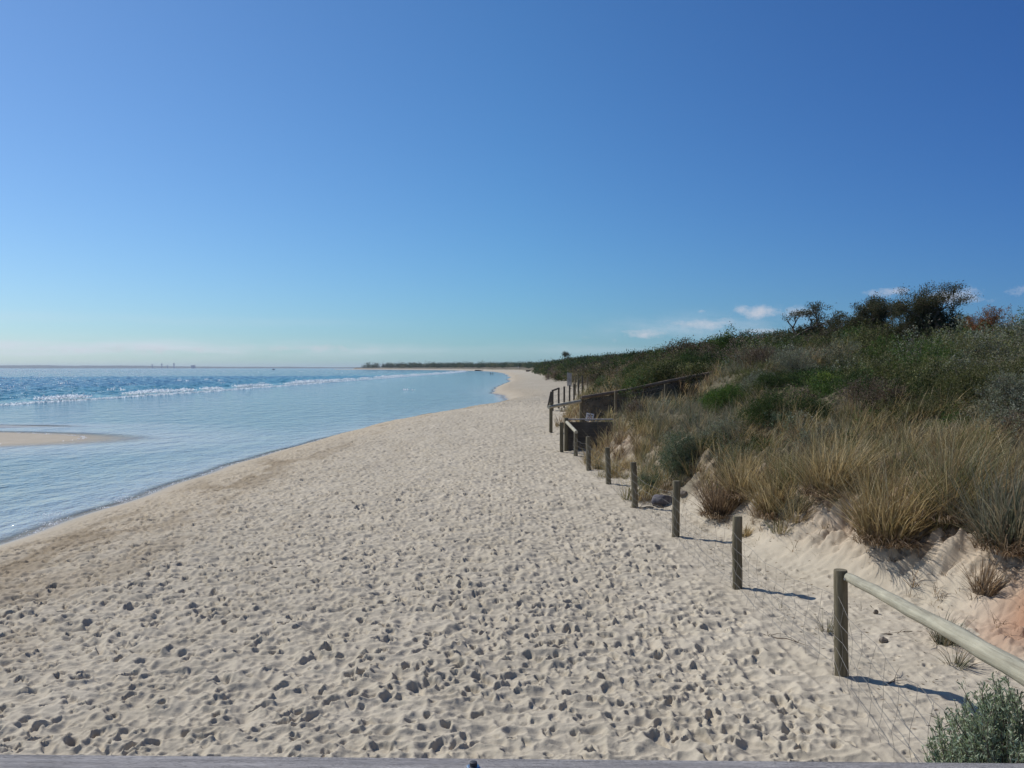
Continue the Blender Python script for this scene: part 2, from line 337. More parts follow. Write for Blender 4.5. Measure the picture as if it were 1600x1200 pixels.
def polar_grid(az, rad):
    A, Rr = np.meshgrid(az, rad); X = (np.sin(A) * Rr).ravel(); Y = (np.cos(A) * Rr).ravel()
    n, m = len(rad), len(az)
    i = (np.arange(n - 1)[:, None] * m + np.arange(m - 1)[None]).ravel()
    return X, Y, np.stack([i, i + 1, i + m + 1, i + m], 1)
def spread(r0, r1, f):
    out = [r0]
    while out[-1] < r1: out.append(out[-1] + f(out[-1]))
    return np.array(out)
def build_terrain():
    az = np.concatenate([np.linspace(-math.pi, R(-38), 60)[:-1], np.arange(R(-38), R(37), .00125), np.linspace(R(37), math.pi, 60)])
    rad = np.concatenate([[0.001], spread(.4, 5.6, lambda r: .12)[:-1], spread(5.6, 72, lambda r: min(max(.0095, .0002 * r * r), .0021 * r))[:-1], spread(72, 5200, lambda r: r * .012)])
    X, Y, Q = polar_grid(az, rad)
    Z = height(X, Y) + detail(X, Y)
    # crumbly slumping on the dune bank
    u = dune_u(X, Y); d = shore_d(X, Y)
    near = (Y < 40) & (Y > 0)
    # (crumbling ridges and little slip faces)
    bank = sstep(.3, 1.0, u) * (1 - sstep(4, 6, u)) * near
    Z += bank * (-.30 * np.abs(fbm(X * 2.6 + Y * .8, Y * 3.4, 4, 5)) + .06 + .34 * np.abs(fbm(X * 1.5 + Y, Y * 2.4, 4, 2)) - .05 + .10 * fbm(X * 7, Y * 5, 3, 6) + .045 * fbm(X * 17, Y * 12, 2, 3))
    Z += np.exp(-(((X - 5.6) / .9) ** 2 + ((Y - 9.3) / .9) ** 2)) * (.16 * np.abs(fbm(X * 5, Y * 5, 4, 2)))
    base = np.array([.505, .435, .325]); C = np.tile(base, (len(X), 1))
    C *= (1 + .10 * fbm(X / 3, Y / 5, 3, 2))[:, None]
    # yellower, browner sand and weed lines near the water
    k = (1 - sstep(1.5, 6, d)) * (d > -30); C = C * (1 - k[:, None] * .7) + np.array([.475, .385, .265]) * k[:, None] * .7
    weed = sstep(.06, .32, fbm(d * 1.1, Y * .35 + X * .2, 4, 7)) * (np.exp(-((d - 2.2) / 1.0) ** 2) * .6 + np.exp(-((d - 4.2) / 2.0) ** 2) * .35) * (Y < 90)
    C = C * (1 - weed[:, None]) + np.array([.27, .20, .12]) * weed[:, None]
    # pinkish loam in the bank
    pk = sstep(.2, 1.6, u) * .8; C = C * (1 - pk[:, None]) + np.array([.49, .345, .225]) * pk[:, None]
    bd = bank * sstep(.0, .22, fbm(X * 2.6 + 4, Y * 3.2, 4, 1)) * sstep(.3, 1.2, u) * .8; C = C * (1 - bd[:, None]) + np.array([.27, .185, .115]) * bd[:, None]
    red = np.exp(-(((X - 5.75) / .8) ** 2 + ((Y - 9.4) / .7) ** 2)) * .95 * (fbm(X * 3, Y * 3, 3, 1) > -.15); C = C * (1 - red[:, None]) + np.array([.36, .18, .10]) * red[:, None]
    # litter-covered soil under the scrub
    fu = np.interp(Y, [8, 13, 15, 18, 40, 60], [3.2, 2.0, 1.2, .6, .3, .2])
    lit = sstep(fu - .5, fu + 1.0, u + 1.2 * fbm(X * 1.2, Y * 1.2, 3, 5)) * .9
    pm = sstep(33.6, 34.3, Y) * (1 - sstep(39.0, 40.0, Y)) * (1 - sstep(5, 6, X)); lit *= 1 - pm
    lit = np.maximum(lit, .97 * sstep(5, 6.5, X) * sstep(27, 30, Y) * (1 - sstep(46, 52, Y)))
    lc = np.array([.105, .09, .05]) * (1 + .5 * fbm(X * 2, Y * 2, 3, 0))[:, None]
    C = C * (1 - lit[:, None]) + lc * lit[:, None]
    wet = np.clip(np.exp(-(d - .05) / .28), 0, 1); wet = np.where(d < 0, 1, wet)
    sb = np.clip(1 - ((X + 38) / 20) ** 2 - ((Y - 44.6) / 6.5) ** 2, 0, 1) > 0
    wet = np.where(sb, .35, wet)
    C = C * (1 - .36 * np.where(sb, .35, wet * (1 - .8 * sstep(0, -.7, d)))[:, None])
    far = sstep(45, 75, Y) * (1 - .5 * sstep(200, 600, Y)) * sstep(.6, 3, d)
    me = mesh_np('sand', np.stack([X, Y, Z], 1), Q[:, ::-1], C, True, dict(wet=wet, far=far))
    tag(link('sand', me, MAT['sand']), 'pale trampled beach sand sloping to the water and rising into the dune', kind='structure')
build_terrain()

# ------------------------------------------------------------------ sea
FOAM_Y = np.array([0, 40, 87, 131, 217, 400, 624, 900]); FOAM_X = np.array([-56, -53, -50.5, -47.5, -47.5, -46.5, -45, -48])
def m_water():
    m, nt, b = newmat('sea_water'); co = objco(nt); c = attr(nt, 'Col')
    nt.links.new(c, b.inputs['Base Color'])
    b.inputs['Roughness'].default_value = .07; b.inputs['IOR'].default_value = 1.333; b.inputs['Specular IOR Level'].default_value = .32
    rough = attr(nt, 'chop', 'Fac')
    def scaled(h, k0, k1):
        mr = nt.nodes.new('ShaderNodeMapRange'); nt.links.new(rough, mr.inputs[0]); mr.inputs[3].default_value = k0; mr.inputs[4].default_value = k1
        mm = nt.nodes.new('ShaderNodeMath'); mm.operation = 'MULTIPLY'; nt.links.new(h, mm.inputs[0]); nt.links.new(mr.outputs[0], mm.inputs[1]); return mm.outputs[0]
    n1 = tnoise(nt, co, 5.0, 3, .6, sc3=(1, .7, 1), dist=.3); n2 = tnoise(nt, co, .7, 4, .6, sc3=(1, .55, 1)); n3 = tnoise(nt, co, .08, 5, .65, sc3=(1, .4, 1))
    p = bump(nt, scaled(n1, .065, .11), None, 1, 1.0); p = bump(nt, scaled(n2, .42, .45), None, 1, 1.0, p); bump(nt, scaled(n3, .0, 1.2), b, 1, 1.0, p)
    nt.links.new(attr(nt, 'opaque', 'Fac'), b.inputs['Alpha'])
    return m
def build_sea():
    az = np.concatenate([np.linspace(R(-150), R(-40), 50)[:-1], np.arange(R(-40), R(8), .00135)])
    rad = np.concatenate([spread(7, 15, lambda r: .5)[:-1], spread(15, 420, lambda r: min(.0028 * r, .00016 * r * r + .03))[:-1], spread(420, 14500, lambda r: r * .02)])
    X, Y, Q = polar_grid(az, rad)
    fx = np.interp(Y, FOAM_Y, FOAM_X); o = fx - X                      # metres outside the bar
    sea = sstep(-2, 10, o)
    g = np.random.default_rng(5); Z = np.zeros_like(X); r = np.hypot(X, Y)
    for i in range(46):
        lam = np.exp(g.uniform(math.log(.7), math.log(9))); a = .0105 * lam ** .8; th = g.normal(R(15), R(35)); k = 2 * math.pi / lam
        dx, dy = math.cos(th), math.sin(th); res = 1 - sstep(lam / .012, lam / .004, r)
        ph = k * (X * dx + Y * dy) + g.uniform(0, 6.3)
        s = 1 - np.abs(np.sin(ph / 2 + .35 * np.sin(ph * .37))) * 2 if i % 3 == 0 else np.sin(ph)
        Z += a * s * res
    Z = Z * (sea * .75 + .03)
    Z += .022 * sstep(.1, .25, fbm(X * .5, Y * .9, 3, 2)) * 0
    # swell that is about to break
    Z += .20 * np.exp(-((o - 2.0) / 2.2) ** 2) * (1 + .9 * fbm(Y / 14, X / 30, 2, 4)) * (Y > 0)
    gh = height(X, Y); depth = -.6 - gh
    Z = -.6 + Z * sstep(-.02, .35, depth)
    lag = np.array([.05, .185, .21]); teal = np.array([.02, .16, .185]); blue = np.array([.012, .095, .155]); deep = np.array([.012, .06, .125])
    lagC = lag * (1 + .12 * fbm(X / 6, Y / 20, 3, 6))[:, None]
    lagC = lagC * (1 - (.45 * sstep(-14, -34, X) * sstep(60, 30, Y))[:, None] * np.array([.1, .15, .05]))
    k1 = sstep(-1, 5, o)[:, None]; k2 = sstep(14, 45, o + 18 * fbm(X / 40, Y / 40, 2, 1))[:, None]; k3 = sstep(200, 900, o)[:, None]
    C = lagC * (1 - k1) + teal * k1; C = C * (1 - k2) + blue * k2; C = C * (1 - k3) + deep * k3
    sh2 = np.exp(-np.maximum(depth, 0) / .5)[:, None]; C = C * (1 - .9 * sh2) + np.array([.50, .52, .52]) * .9 * sh2
    shal = np.exp(-np.maximum(depth, 0) / .05)[:, None]; C = C * (1 - .6 * shal) + np.array([.36, .34, .29]) * .6 * shal
    op = np.clip(.10 + .90 * sstep(0, .09, depth), 0, 1)
    me = mesh_np('sea', np.stack([X, Y, Z], 1), Q[:, ::-1], C, True, dict(chop=np.clip(sea, 0, 1), opaque=op))
    tag(link('sea', me, m_water()), 'calm pale lagoon and blue choppy bay water', kind='structure')
build_sea()

# broken white water over the outer bar, and small swash curls by the shore
def foam_mat():
    m, nt, b = newmat('foam'); b.inputs['Base Color'].default_value = (.82, .84, .86, 1); b.inputs['Roughness'].default_value = .8
    b.inputs['Base Color'].default_value = (.9, .91, .92, 1)
    t = nt.nodes.new('ShaderNodeBsdfTranslucent'); t.inputs[0].default_value = (.95, .96, .97, 1)
    mx = nt.nodes.new('ShaderNodeMixShader'); mx.inputs[0].default_value = .5
    nt.links.new(b.outputs[0], mx.inputs[1]); nt.links.new(t.outputs[0], mx.inputs[2]); nt.links.new(mx.outputs[0], nt.nodes['Material Output'].inputs[0])
    return m
MAT['foam'] = foam_mat()
def build_foam():
    g = np.random.default_rng(11); V = []; Fq = []; off = 0
    def clump(x, y, z, s, n, sx=1, sy=1, sz=.5):
        nonlocal off
        c = g.normal(0, .5, (n, 3)) * s * np.array([sx, sy, sz]); c[:, 2] = np.abs(c[:, 2])
        a = g.normal(0, 1, (n, 3)); a /= np.linalg.norm(a, axis=1)[:, None]; b = np.cross(a, g.normal(0, 1, (n, 3))); b /= np.linalg.norm(b, axis=1)[:, None]
        w = (g.uniform(.3, 1, n) * s * .35)[:, None]; p = c + np.array([x, y, z])
        q = np.stack([p - a * w, p + b * w * .7, p + a * w, p - b * w * .7], 1).reshape(-1, 3); V.append(q)
        Fq.append(np.arange(off, off + 4 * n).reshape(-1, 4)); off += 4 * n
    y = 55.0
    while y < 900:
        x = np.interp(y, FOAM_Y, FOAM_X); st = max(.14, y * .0028)
        a = fbm(np.array([y / 9.0]), np.array([.3]), 4, 3)[0]
        a = .38 + 2.0 * a
        if a > .08:
            clump(x + 1.0 * g.normal(0, .3) - .8 + .6 * math.sin(y / 7), y, -.36, .23 + min(.32, .32 * a) + y * .0007, 30, 1.9, 1.4, .6)
        for _ in range(2): clump(x + g.uniform(-.4, 1.6), y, -.575, .34 + y * .0008, 9, 2.6, 1.2, .08)
        if g.random() < .04 and y < 330: clump(x - g.uniform(6, 55), y + g.uniform(-8, 8), -.42, .4 + y * .001, 22, 1.0, 2.2, .25)
        y += st
    # white flecks modelled as sun glints, along with small whitecaps, thickest towards the sun
    k = 0
    while k < 1150:
        a_ = -R(g.uniform(1, 33)); r_ = math.exp(g.uniform(math.log(90), math.log(2200))); x = r_ * math.sin(a_); y = r_ * math.cos(a_)
        if x > np.interp(y, FOAM_Y, FOAM_X) - 4 or g.random() > (abs(a_) / R(31)) ** 4.5 + .012: continue
        w = g.uniform(.2, .6) * (r_ / 150) ** .75; clump(x, y, -.42, w * .5, 9, 2.6, 1.5, .25 + .2 * (r_ < 300)); k += 1
    for (px, py, s, n) in [(1350 / 4 + 300, 609, .22, 10)] : clump((px - 800) / 1386 * 147, 147, -.58, .5, 20, 2, 1, .2)
    o = link('foam', mesh_np('foam', np.concatenate(V), np.concatenate(Fq), None, False), MAT['foam'])
    tag(o, 'line of white breaking water over the outer sandbar, with white flecks as sun glints and whitecaps beyond', kind='stuff')
    V.clear(); Fq.clear(); off = 0
    # little curls of swash against the beach and round the sandbar
    for (px, py, n) in [(80, 815, 40), (78, 800, 30), (88, 822, 30), (60, 828, 26), (190, 780, 30), (196, 773, 24), (170, 790, 24), (235, 765, 20), (100, 808, 16), (205, 777, 18)]:
        Y = 3.6 * 1386 / (py - 575 + 4); X = (px - 800) / 1386 * Y
        for k in range(n):
            clump(X + g.normal(0, .16), Y + g.normal(0, .12), -.595, .05, 3, 2.2, .8, .25)
    for k in range(260):
        t = g.uniform(-math.pi, math.pi); X = -38 + 16.2 * math.cos(t); Y = 44.6 + 5.7 * math.sin(t) - .02 * (X + 20)
        if X < -21.4 and X > -34 and (math.sin(t) > 0 or g.random() < .15): clump(X, Y, -.59, .11, 4, 1.8, .8, .25)
    for k in range(700):
        Y = g.uniform(16, 60); X = float(np.interp(Y, _sh[:, 0], _sh[:, 1]))
        for it in range(8): X -= float(shore_d(np.array([X]), np.array([Y]))[0])
        if g.random() < .5 + .9 * fbm(np.array([Y / 2]), np.array([.1]), 2, 5)[0]: clump(X - g.uniform(0, .12), Y, -.592, .035 + Y * .0006, 4, 1, 1.5, .12)
    o = link('swash', mesh_np('swash', np.concatenate(V), np.concatenate(Fq), None, False), MAT['foam'])
    tag(o, 'small white curls of foam along the waterline', kind='stuff')
build_foam()

# ------------------------------------------------------------------ generic mesh collectors
class MB:
    def __init__(s): s.V = []; s.F = []; s.n = 0
    def add(s, v, f):
        s.V.append(np.asarray(v, dtype=np.float32)); s.F += [tuple(i + s.n for i in q) for q in f]; s.n += len(v)
    def box(s, c, size, rz=0, rx=0, ry=0):
        v = np.array([[x, y, z] for x in (-.5, .5) for y in (-.5, .5) for z in (-.5, .5)]) * size
        for ang, (i, j) in ((rx, (1, 2)), (ry, (2, 0)), (rz, (0, 1))):
            if ang:
                a, b = v[:, i].copy(), v[:, j].copy(); v[:, i] = a * math.cos(ang) - b * math.sin(ang); v[:, j] = a * math.sin(ang) + b * math.cos(ang)
        s.add(v + np.array(c), [(0, 1, 3, 2), (4, 6, 7, 5), (0, 4, 5, 1), (2, 3, 7, 6), (0, 2, 6, 4), (1, 5, 7, 3)])
    def tube(s, pts, rad, n=8, cap=True, jit=0):
        pts = [Vector(p) for p in pts]
        if not hasattr(rad, '__len__'): rad = [rad] * len(pts)
        rings = []; up = None
        for i, p in enumerate(pts):
            t = (pts[min(i + 1, len(pts) - 1)] - pts[max(i - 1, 0)]).normalized()
            if up is None: up = t.orthogonal().normalized()
            up = (up - t * up.dot(t)).normalized(); w = t.cross(up)
            rings.append([p + (up * math.cos(a) + w * math.sin(a)) * rad[i] * (1 + (random.uniform(-jit, jit) if jit else 0)) for a in [2 * math.pi * k / n for k in range(n)]])
        v = [tuple(q) for r_ in rings for q in r_]; f = []
        for i in range(len(pts) - 1):
            for k in range(n): f.append((i * n + k, i * n + (k + 1) % n, (i + 1) * n + (k + 1) % n, (i + 1) * n + k))
        if cap: f.append(tuple(range(n))[::-1]); f.append(tuple((len(pts) - 1) * n + k for k in range(n)))
        s.add(v, f)
    def build(s, name, mat, parent=None, smooth=False, bevel=0):
        me = bpy.data.meshes.new(name); me.from_pydata(np.concatenate(s.V).tolist(), [], s.F); me.update()
        if smooth:
            me.polygons.foreach_set('use_smooth', [True] * len(me.polygons))
        o = link(name, me, mat, parent)
        if parent:
            o.matrix_parent_inverse = parent.matrix_basis.inverted() if False else o.matrix_parent_inverse
        if bevel:
            md = o.modifiers.new('b', 'BEVEL'); md.width = bevel; md.segments = 2; md.limit_method = 'ANGLE'
        if smooth: me.set_sharp_from_angle(angle=R(40))
        return o
def rel(parent, p): return tuple(Vector(p) - parent.location)

# ------------------------------------------------------------------ fences
def post_mb(base, h, r, lean=(0, 0), n=14):
    m = MB(); b = Vector(base); top = b + Vector((lean[0], lean[1], h))
    P = [b + (top - b) * t for t in (-.25, 0, .15, .35, .6, .85, .985, 1.0)]
    P = [p + Vector((random.gauss(0, .003), random.gauss(0, .003), 0)) for p in P]
    P[-1].xy = P[-2].xy; m.tube(P, [r * q for q in (1, 1.02, 1.0, 1.01, .99, 1, .99, .93)], n, True)
    return m
# near wire fence: x, y, height
NP = [(2.86, 4.75, 1.22), (3.185, 8.52, 1.05), (3.05, 11.95, 1.0), (2.86, 15.45, 1.0), (2.62, 18.85, .99), (2.45, 22.4, .95), (2.22, 25.6, 1.0), (2.13, 29.6, .86)]
wf = empty('wire_fence', (3.185, 8.52, hz(3.185, 8.52)), 'low wire netting fence on round timber posts running along the dune foot', 'fence')
tops = []
for (x, y, h) in NP:
    z = hz(x, y) - .02; r = .066
    post_mb(rel(wf, (x, y, z)), h, r, (random.gauss(0, .022), random.gauss(0, .018))).build('post', MAT['post'], wf, True)
    tops.append((x, y, z, h))
m = MB(); a = Vector((3.22, 8.47, tops[1][2] + .985)); b = Vector((2.42, 4.02, 1.56))
LR = (b - a).length
m.tube([(random.gauss(0, .003), random.gauss(0, .003) + .015 * math.sin(i / 13 * 3.1), LR * t) for i, t in enumerate([0, .006] + [k_ / 12 for k_ in range(1, 13)])], [.038, .044] + [.046 + .0006 * k_ + random.gauss(0, .0009) for k_ in range(12)], 22)
rail0 = m.build('rail', MAT['railn'], wf, True); rail0.location = a - wf.location; rail0.rotation_euler = (b - a).to_track_quat('Z', 'Y').to_euler()
m = MB(); q = a + (b - a) * .022; m.tube([rel(wf, q + Vector((-.058, -.02, .0))), rel(wf, q + Vector((-.046, -.015, .0)))], .013, 6); m.build('bolt', MAT['steel'], wf)
# second short pale rail between the last two posts
def wires(mb, A, B, hs, sag, parent, rwire, pitch=None, droop=None):
    L_ = math.dist(A[:2], B[:2]); n = max(6, int(L_ / .3)); rows = []
    for k, hh in enumerate(hs):
        pts = []
        for i in range(n + 1):
            t = i / n; x = A[0] + (B[0] - A[0]) * t - .075; y = A[1] + (B[1] - A[1]) * t; z0 = A[2] + (B[2] - A[2]) * t
            s = sag * (4 * t * (1 - t)) * (.3 + .7 * hh); off = .02 * math.sin(i * 1.7 + k * 2) + (droop or 0) * 4 * t * (1 - t) * (.4 + (1 - hh))
            pts.append((x - off + random.gauss(0, .006), y, z0 + hh - s + random.gauss(0, .008)))
        rows.append(pts); mb.tube([rel(parent, p) for p in pts], rwire, 4, False)
    if pitch:
        for i in range(0, n + 1):
            mb.tube([rel(parent, r_[i]) for r_ in rows], rwire * .8, 4, False)
m = MB(); hs = [.03, .16, .30, .45, .62, .80]
for (A, B) in zip(tops[:-1], tops[1:]):
    wires(m, A, B, hs, random.uniform(.06, .13), wf, .0021, .3, random.uniform(.03, .09))
m.build('wire_netting', MAT['wire'], wf, False)

# timber end wall on the near side of the access path
ew = empty('retaining_wall', (1.80, 30.9, hz(1.8, 30.9)), 'dark board retaining wall with a short pale rail at the near side of the path mouth', 'wall')
z0 = hz(1.8, 30.9) - .03
m = MB(); m.box(rel(ew, (1.72, 30.7, z0 + .48)), (.13, .13, 1.16)); m.build('post', MAT['post'], ew, bevel=.008)
post_mb(rel(ew, (1.9, 31.1, z0)), 1.2, .075).build('post', MAT['post'], ew, True)
for k in range(5):
    m = MB(); m.box(rel(ew, (2.72, 31.28, z0 + .12 + k * .205)), (1.66, .045, .203)); m.build('board', MAT['board'], ew, bevel=.004)
m = MB(); m.box(rel(ew, (2.72, 31.27, z0 + 1.14)), (1.68, .10, .035)); m.build('capping', MAT['deck'], ew, bevel=.004)
m = MB(); a = Vector((1.92, 31.0, z0 + 1.05)); b = Vector((2.14, 29.5, tops[-1][2] + .83)); m.tube([rel(ew, a), rel(ew, (a + b) / 2), rel(ew, b)], .058, 12); m.build('rail', MAT['rail'], ew, True)

# fence on the far side of the path, climbing the dune, with dark mesh below its rail
FP = [(1.66, 37.8, 1.27), (3.05, 39.2, 1.28), (5.0, 40.0, 1.3), (7.35, 40.4, 1.25), (10.2, 40.8, 1.2)]
pf = empty('path_fence', (1.66, 37.8, hz(1.66, 37.8)), 'timber rail fence hung with dark mesh climbing the dune beside the path', 'fence')
RT = [(1.66, 37.8, 1.52), (3.05, 39.2, 1.72), (5.0, 40.0, 2.0), (7.35, 40.4, 2.48), (10.2, 40.8, 3.0)]
for i, (x, y, zt) in enumerate(RT):
    zb = hz(x, y); post_mb(rel(pf, (x, y, min(zb, zt - 1.0))), max(zt - zb, 1.0), .075 if i < 2 else .085, n=12).build('post', MAT['post'] if i < 2 else MAT['board'], pf, True)
m = MB(); m.tube([rel(pf, (1.55, 37.66, 1.34)), rel(pf, (2.3, 38.4, 1.44)), rel(pf, (3.02, 39.1, 1.54))], .075, 14); m.build('rail', MAT['rail'], pf, True)
for (A, B) in zip(RT[1:-1], RT[2:]):
    m = MB(); a = Vector(A) + Vector((0, -.09, -.03)); b = Vector(B) + Vector((0, -.09, -.03)); m.tube([rel(pf, a), rel(pf, b)], .075, 10); m.build('rail', MAT['stick'], pf, True)
    V = []; n = 8
    for i in range(n + 1):
        t = i / n; x = A[0] + (B[0] - A[0]) * t; y = A[1] + (B[1] - A[1]) * t; zt = A[2] + (B[2] - A[2]) * t - .1; zb = hz(x, y) + .02
        for q in range(5): V.append(rel(pf, (x, y - .02 + .02 * math.sin(i * 1.9 + q), zt + (min(zb, zt - 1.0) - zt) * q / 4 - (.03 * (i % 2) if q == 0 else 0))))
    m = MB(); m.add(V, [(i * 5 + q, (i + 1) * 5 + q, (i + 1) * 5 + q + 1, i * 5 + q + 1) for i in range(n) for q in range(4)])
    o = m.build('mesh_panel', MAT['mesh'], pf, True); sd_ = o.modifiers.new('s', 'SOLIDIFY'); sd_.thickness = .006
# the sign tied to the mesh
sx, sy, sz = 3.43, 39.15, 3 - (652 - 575) / 1386 * 39.15
sg = empty('sign', (sx, sy, sz), 'small tilted white warning sign with dark lettering tied to the path fence', 'sign'); sg.rotation_euler = (0, R(10), 0)
m = MB(); m.box((0, 0, 0), (.34, .012, .36)); m.build('panel', MAT['white'], sg, bevel=.003)
m = MB(); m.box((-.055, -.010, .085), (.13, .004, .035), ry=R(10)); m.box((.075, -.010, .10), (.11, .004, .035), ry=R(-4)); m.box((0, -.010, .135), (.05, .004, .03)); m.build('lettering', MAT['ink'], sg)
m = MB(); m.tube([(.085 * math.cos(a), -.011, -.05 + .075 * math.sin(a)) for a in np.linspace(0, 6.283, 25)], .014, 6, False); m.box((0, -.011, -.05), (.15, .006, .022), ry=R(45)); m.build('symbol', MAT['red'], sg)
m = MB(); m.box((0, -.0105, -.095), (.055, .004, .04)); m.build('footer', MAT['ink'], sg)
# two posts on the near side of the path
nf = empty('wire_fence', (4.45, 36.4, hz(4.45, 36.4)), 'pair of grey posts with a slack wire standing in dune grass before the mesh', 'fence')
pts = []
for (px, yy, zt) in ((962, 37.2, 2.02), (1040, 37.4, 2.33)):
    x = (px - 800) / 1386 * yy; zb = zt - 1.15; post_mb(rel(nf, (x, yy, zb)), 1.15, .062, n=12).build('post', MAT['post'], nf, True); pts.append((x, yy, zb, 0))
m = MB(); wires(m, pts[0], pts[1], [.5, .8, 1.0], .05, nf, .004); m.build('wire', MAT['wire'], nf)

# the fence beyond the path, curving up the beach edge
bf = empty('post_fence', (2.45, 49.5, hz(2.45, 49.5)), 'row of thin dark posts with wires past the path, a board leaning on the first', 'fence')
BP = [(863.5, 609, 50.5, 1.35), (873, 605.5, 51.5, 1.2), (881.5, 603.7, 53, 1.15), (890, 601.7, 56, 1.15), (897, 599.7, 60, 1.05), (904, 593.8, 63, 1.25), (910, 586.5, 66, 1.3)]
pts = []
for (px, pt, yy, h) in BP:
    x = (px - 800) / 1386 * yy; zt = 3 - (pt - 575) / 1386 * yy; zb = min(hz(x, yy) - .05, zt - h)
    post_mb(rel(bf, (x, yy, zb)), zt - zb, .058, n=10).build('post', MAT['board'], bf, True); pts.append((x, yy, zt - 1.0, 0))
m = MB()
for A, B in zip(pts[:-1], pts[1:]): wires(m, A, B, [.25, .6, .9], .03, bf, .006)
m.build('wire', MAT['wire'], bf)
m = MB(); m.tube([rel(bf, (pts[0][0], pts[0][1], pts[0][2] + .96)), rel(bf, (pts[1][0], pts[1][1], pts[1][2] + .96))], .05, 8); m.build('rail', MAT['board'], bf, True)
m = MB(); m.box(rel(bf, (pts[0][0] - .13, pts[0][1] - .1, pts[0][2] + .45)), (.2, .04, .9), ry=R(12)); m.build('board', MAT['board'], bf, bevel=.004)
# further post groups with a slatted panel, up the beach
ff = empty('slat_fence', (6.2, 84, hz(6.2, 84)), 'far grey slatted panel and posts at the back of the beach', 'fence')
m = MB(); yy = 88.0
for k in range(7):
    x = (886.5 + k * 1.05 - 800) / 1386 * yy; zt = 3 - (583 - 575 + k * .2) / 1386 * yy; m.box(rel(ff, (x, yy, zt - .6)), (.055, .03, 1.35))
m.build('slat_panel', MAT['deck'], ff)
fp = []
for (px, pt, yy) in ((899, 588, 80), (903, 584, 86), (912, 583, 92), (918, 588, 78), (922, 584, 84), (926, 580, 92)):
    x = (px - 800) / 1386 * yy; zt = 3 - (pt - 575) / 1386 * yy; post_mb(rel(ff, (x, yy, zt - 1.4)), 1.4, .055, n=8).build('post', MAT['post'], ff, True)
bp = empty('marker_post', ((857 - 800) / 1386 * 210, 210, hz((857 - 800) / 1386 * 210, 210)), 'single stout post at the far edge of the beach beside the scrub', 'post')
post_mb((0, 0, 0), 1.2, .16, n=10).build('shaft', MAT['post'], bp, True)
m = MB(); m.tube([(0, 0, 1.2), (0, 0, 1.27), (0, 0, 1.3)], [.18, .18, .05], 10); m.build('cap', MAT['board'], bp)

# ------------------------------------------------------------------ lookout platform under the camera
pl = empty('viewing_platform', (0, .6, 0), 'grey weathered timber platform with a wide handrail board across the bottom', 'platform')
tilt = math.atan2(11 / 1386 * 1.0, 1450 / 1386 * 1.0) * 1.0
m = MB(); m.box(rel(pl, (0, 1.055, 2.4785)), (4.2, .145, .045), ry=R(.5)); o = m.build('handrail', MAT['deck'], pl, bevel=.004)
for x in (-1.9, -.02, 1.9):
    m = MB(); m.box(rel(pl, (x, 1.06, 1.27 - .01 * x)), (.1, .09, 2.42)); m.build('post', MAT['deck'], pl, bevel=.005)
for k in range(14):
    m = MB(); m.box(rel(pl, (0, 1.0 - k * .15, 1.42)), (4.0, .138, .04)); m.build('deck_board', MAT['deck'], pl, bevel=.004)
bx, by, bz = -.0475, 1.083, 2.5012
m = MB(); m.tube([rel(pl, (bx, by, bz)), rel(pl, (bx, by, bz + .003))], .0125, 24); wsh = m.build('bolt', MAT['steel'], pl, True)
m = MB(); m.tube([rel(pl, (bx, by, bz + .003)), rel(pl, (bx, by, bz + .008)), rel(pl, (bx, by, bz + .0095))], [.0092, .0092, .0078], 6); m.build('nut', MAT['steel'], wsh)
m = MB(); m.tube([rel(pl, (bx, by, bz + .01)), rel(pl, (bx, by, bz + .014)), rel(pl, (bx, by, bz + .0145))], [.0048, .0048, .004], 14); m.build('thread', MAT['dark'], wsh, True)

# ------------------------------------------------------------------ vegetation
PAL = dict(
    straw=[(.47, .375, .20), (.36, .28, .145), (.60, .50, .31), (.25, .185, .10), (.24, .205, .105)],
    olive=[(.17, .175, .08), (.24, .225, .11), (.11, .12, .055), (.42, .36, .21), (.29, .21, .115)],
    greygrass=[(.17, .185, .125), (.23, .23, .165), (.12, .13, .085), (.31, .28, .20), (.25, .20, .13)],
    dead=[(.21, .15, .10), (.29, .215, .14), (.13, .095, .07), (.38, .30, .21)],
    silver=[(.20, .215, .155), (.26, .27, .20), (.14, .15, .11), (.31, .31, .24), (.19, .15, .11)],
    darkgreen=[(.045, .075, .025), (.065, .10, .033), (.032, .053, .02), (.10, .12, .045)],
    green=[(.07, .135, .028), (.10, .175, .038), (.05, .09, .022), (.14, .17, .055)],
    lime=[(.19, .27, .05), (.13, .21, .04), (.24, .29, .07)],
    olivebush=[(.13, .14, .055), (.18, .18, .075), (.08, .09, .036), (.22, .19, .10)],
    purple=[(.15, .105, .082), (.21, .15, .12), (.09, .065, .052), (.25, .19, .145)],
    rust=[(.28, .10, .045), (.19, .08, .04), (.34, .15, .065), (.11, .10, .035)],
    teatree=[(.065, .072, .038), (.095, .095, .052), (.042, .048, .026), (.15, .115, .075)],
    rosemary=[(.10, .135, .085), (.14, .175, .115), (.07, .095, .06), (.18, .20, .14)])
def pick(pal, n, g):
    p = np.array(PAL[pal]); return p[g.integers(0, len(p), n)] * g.uniform(.8, 1.2, (n, 1))
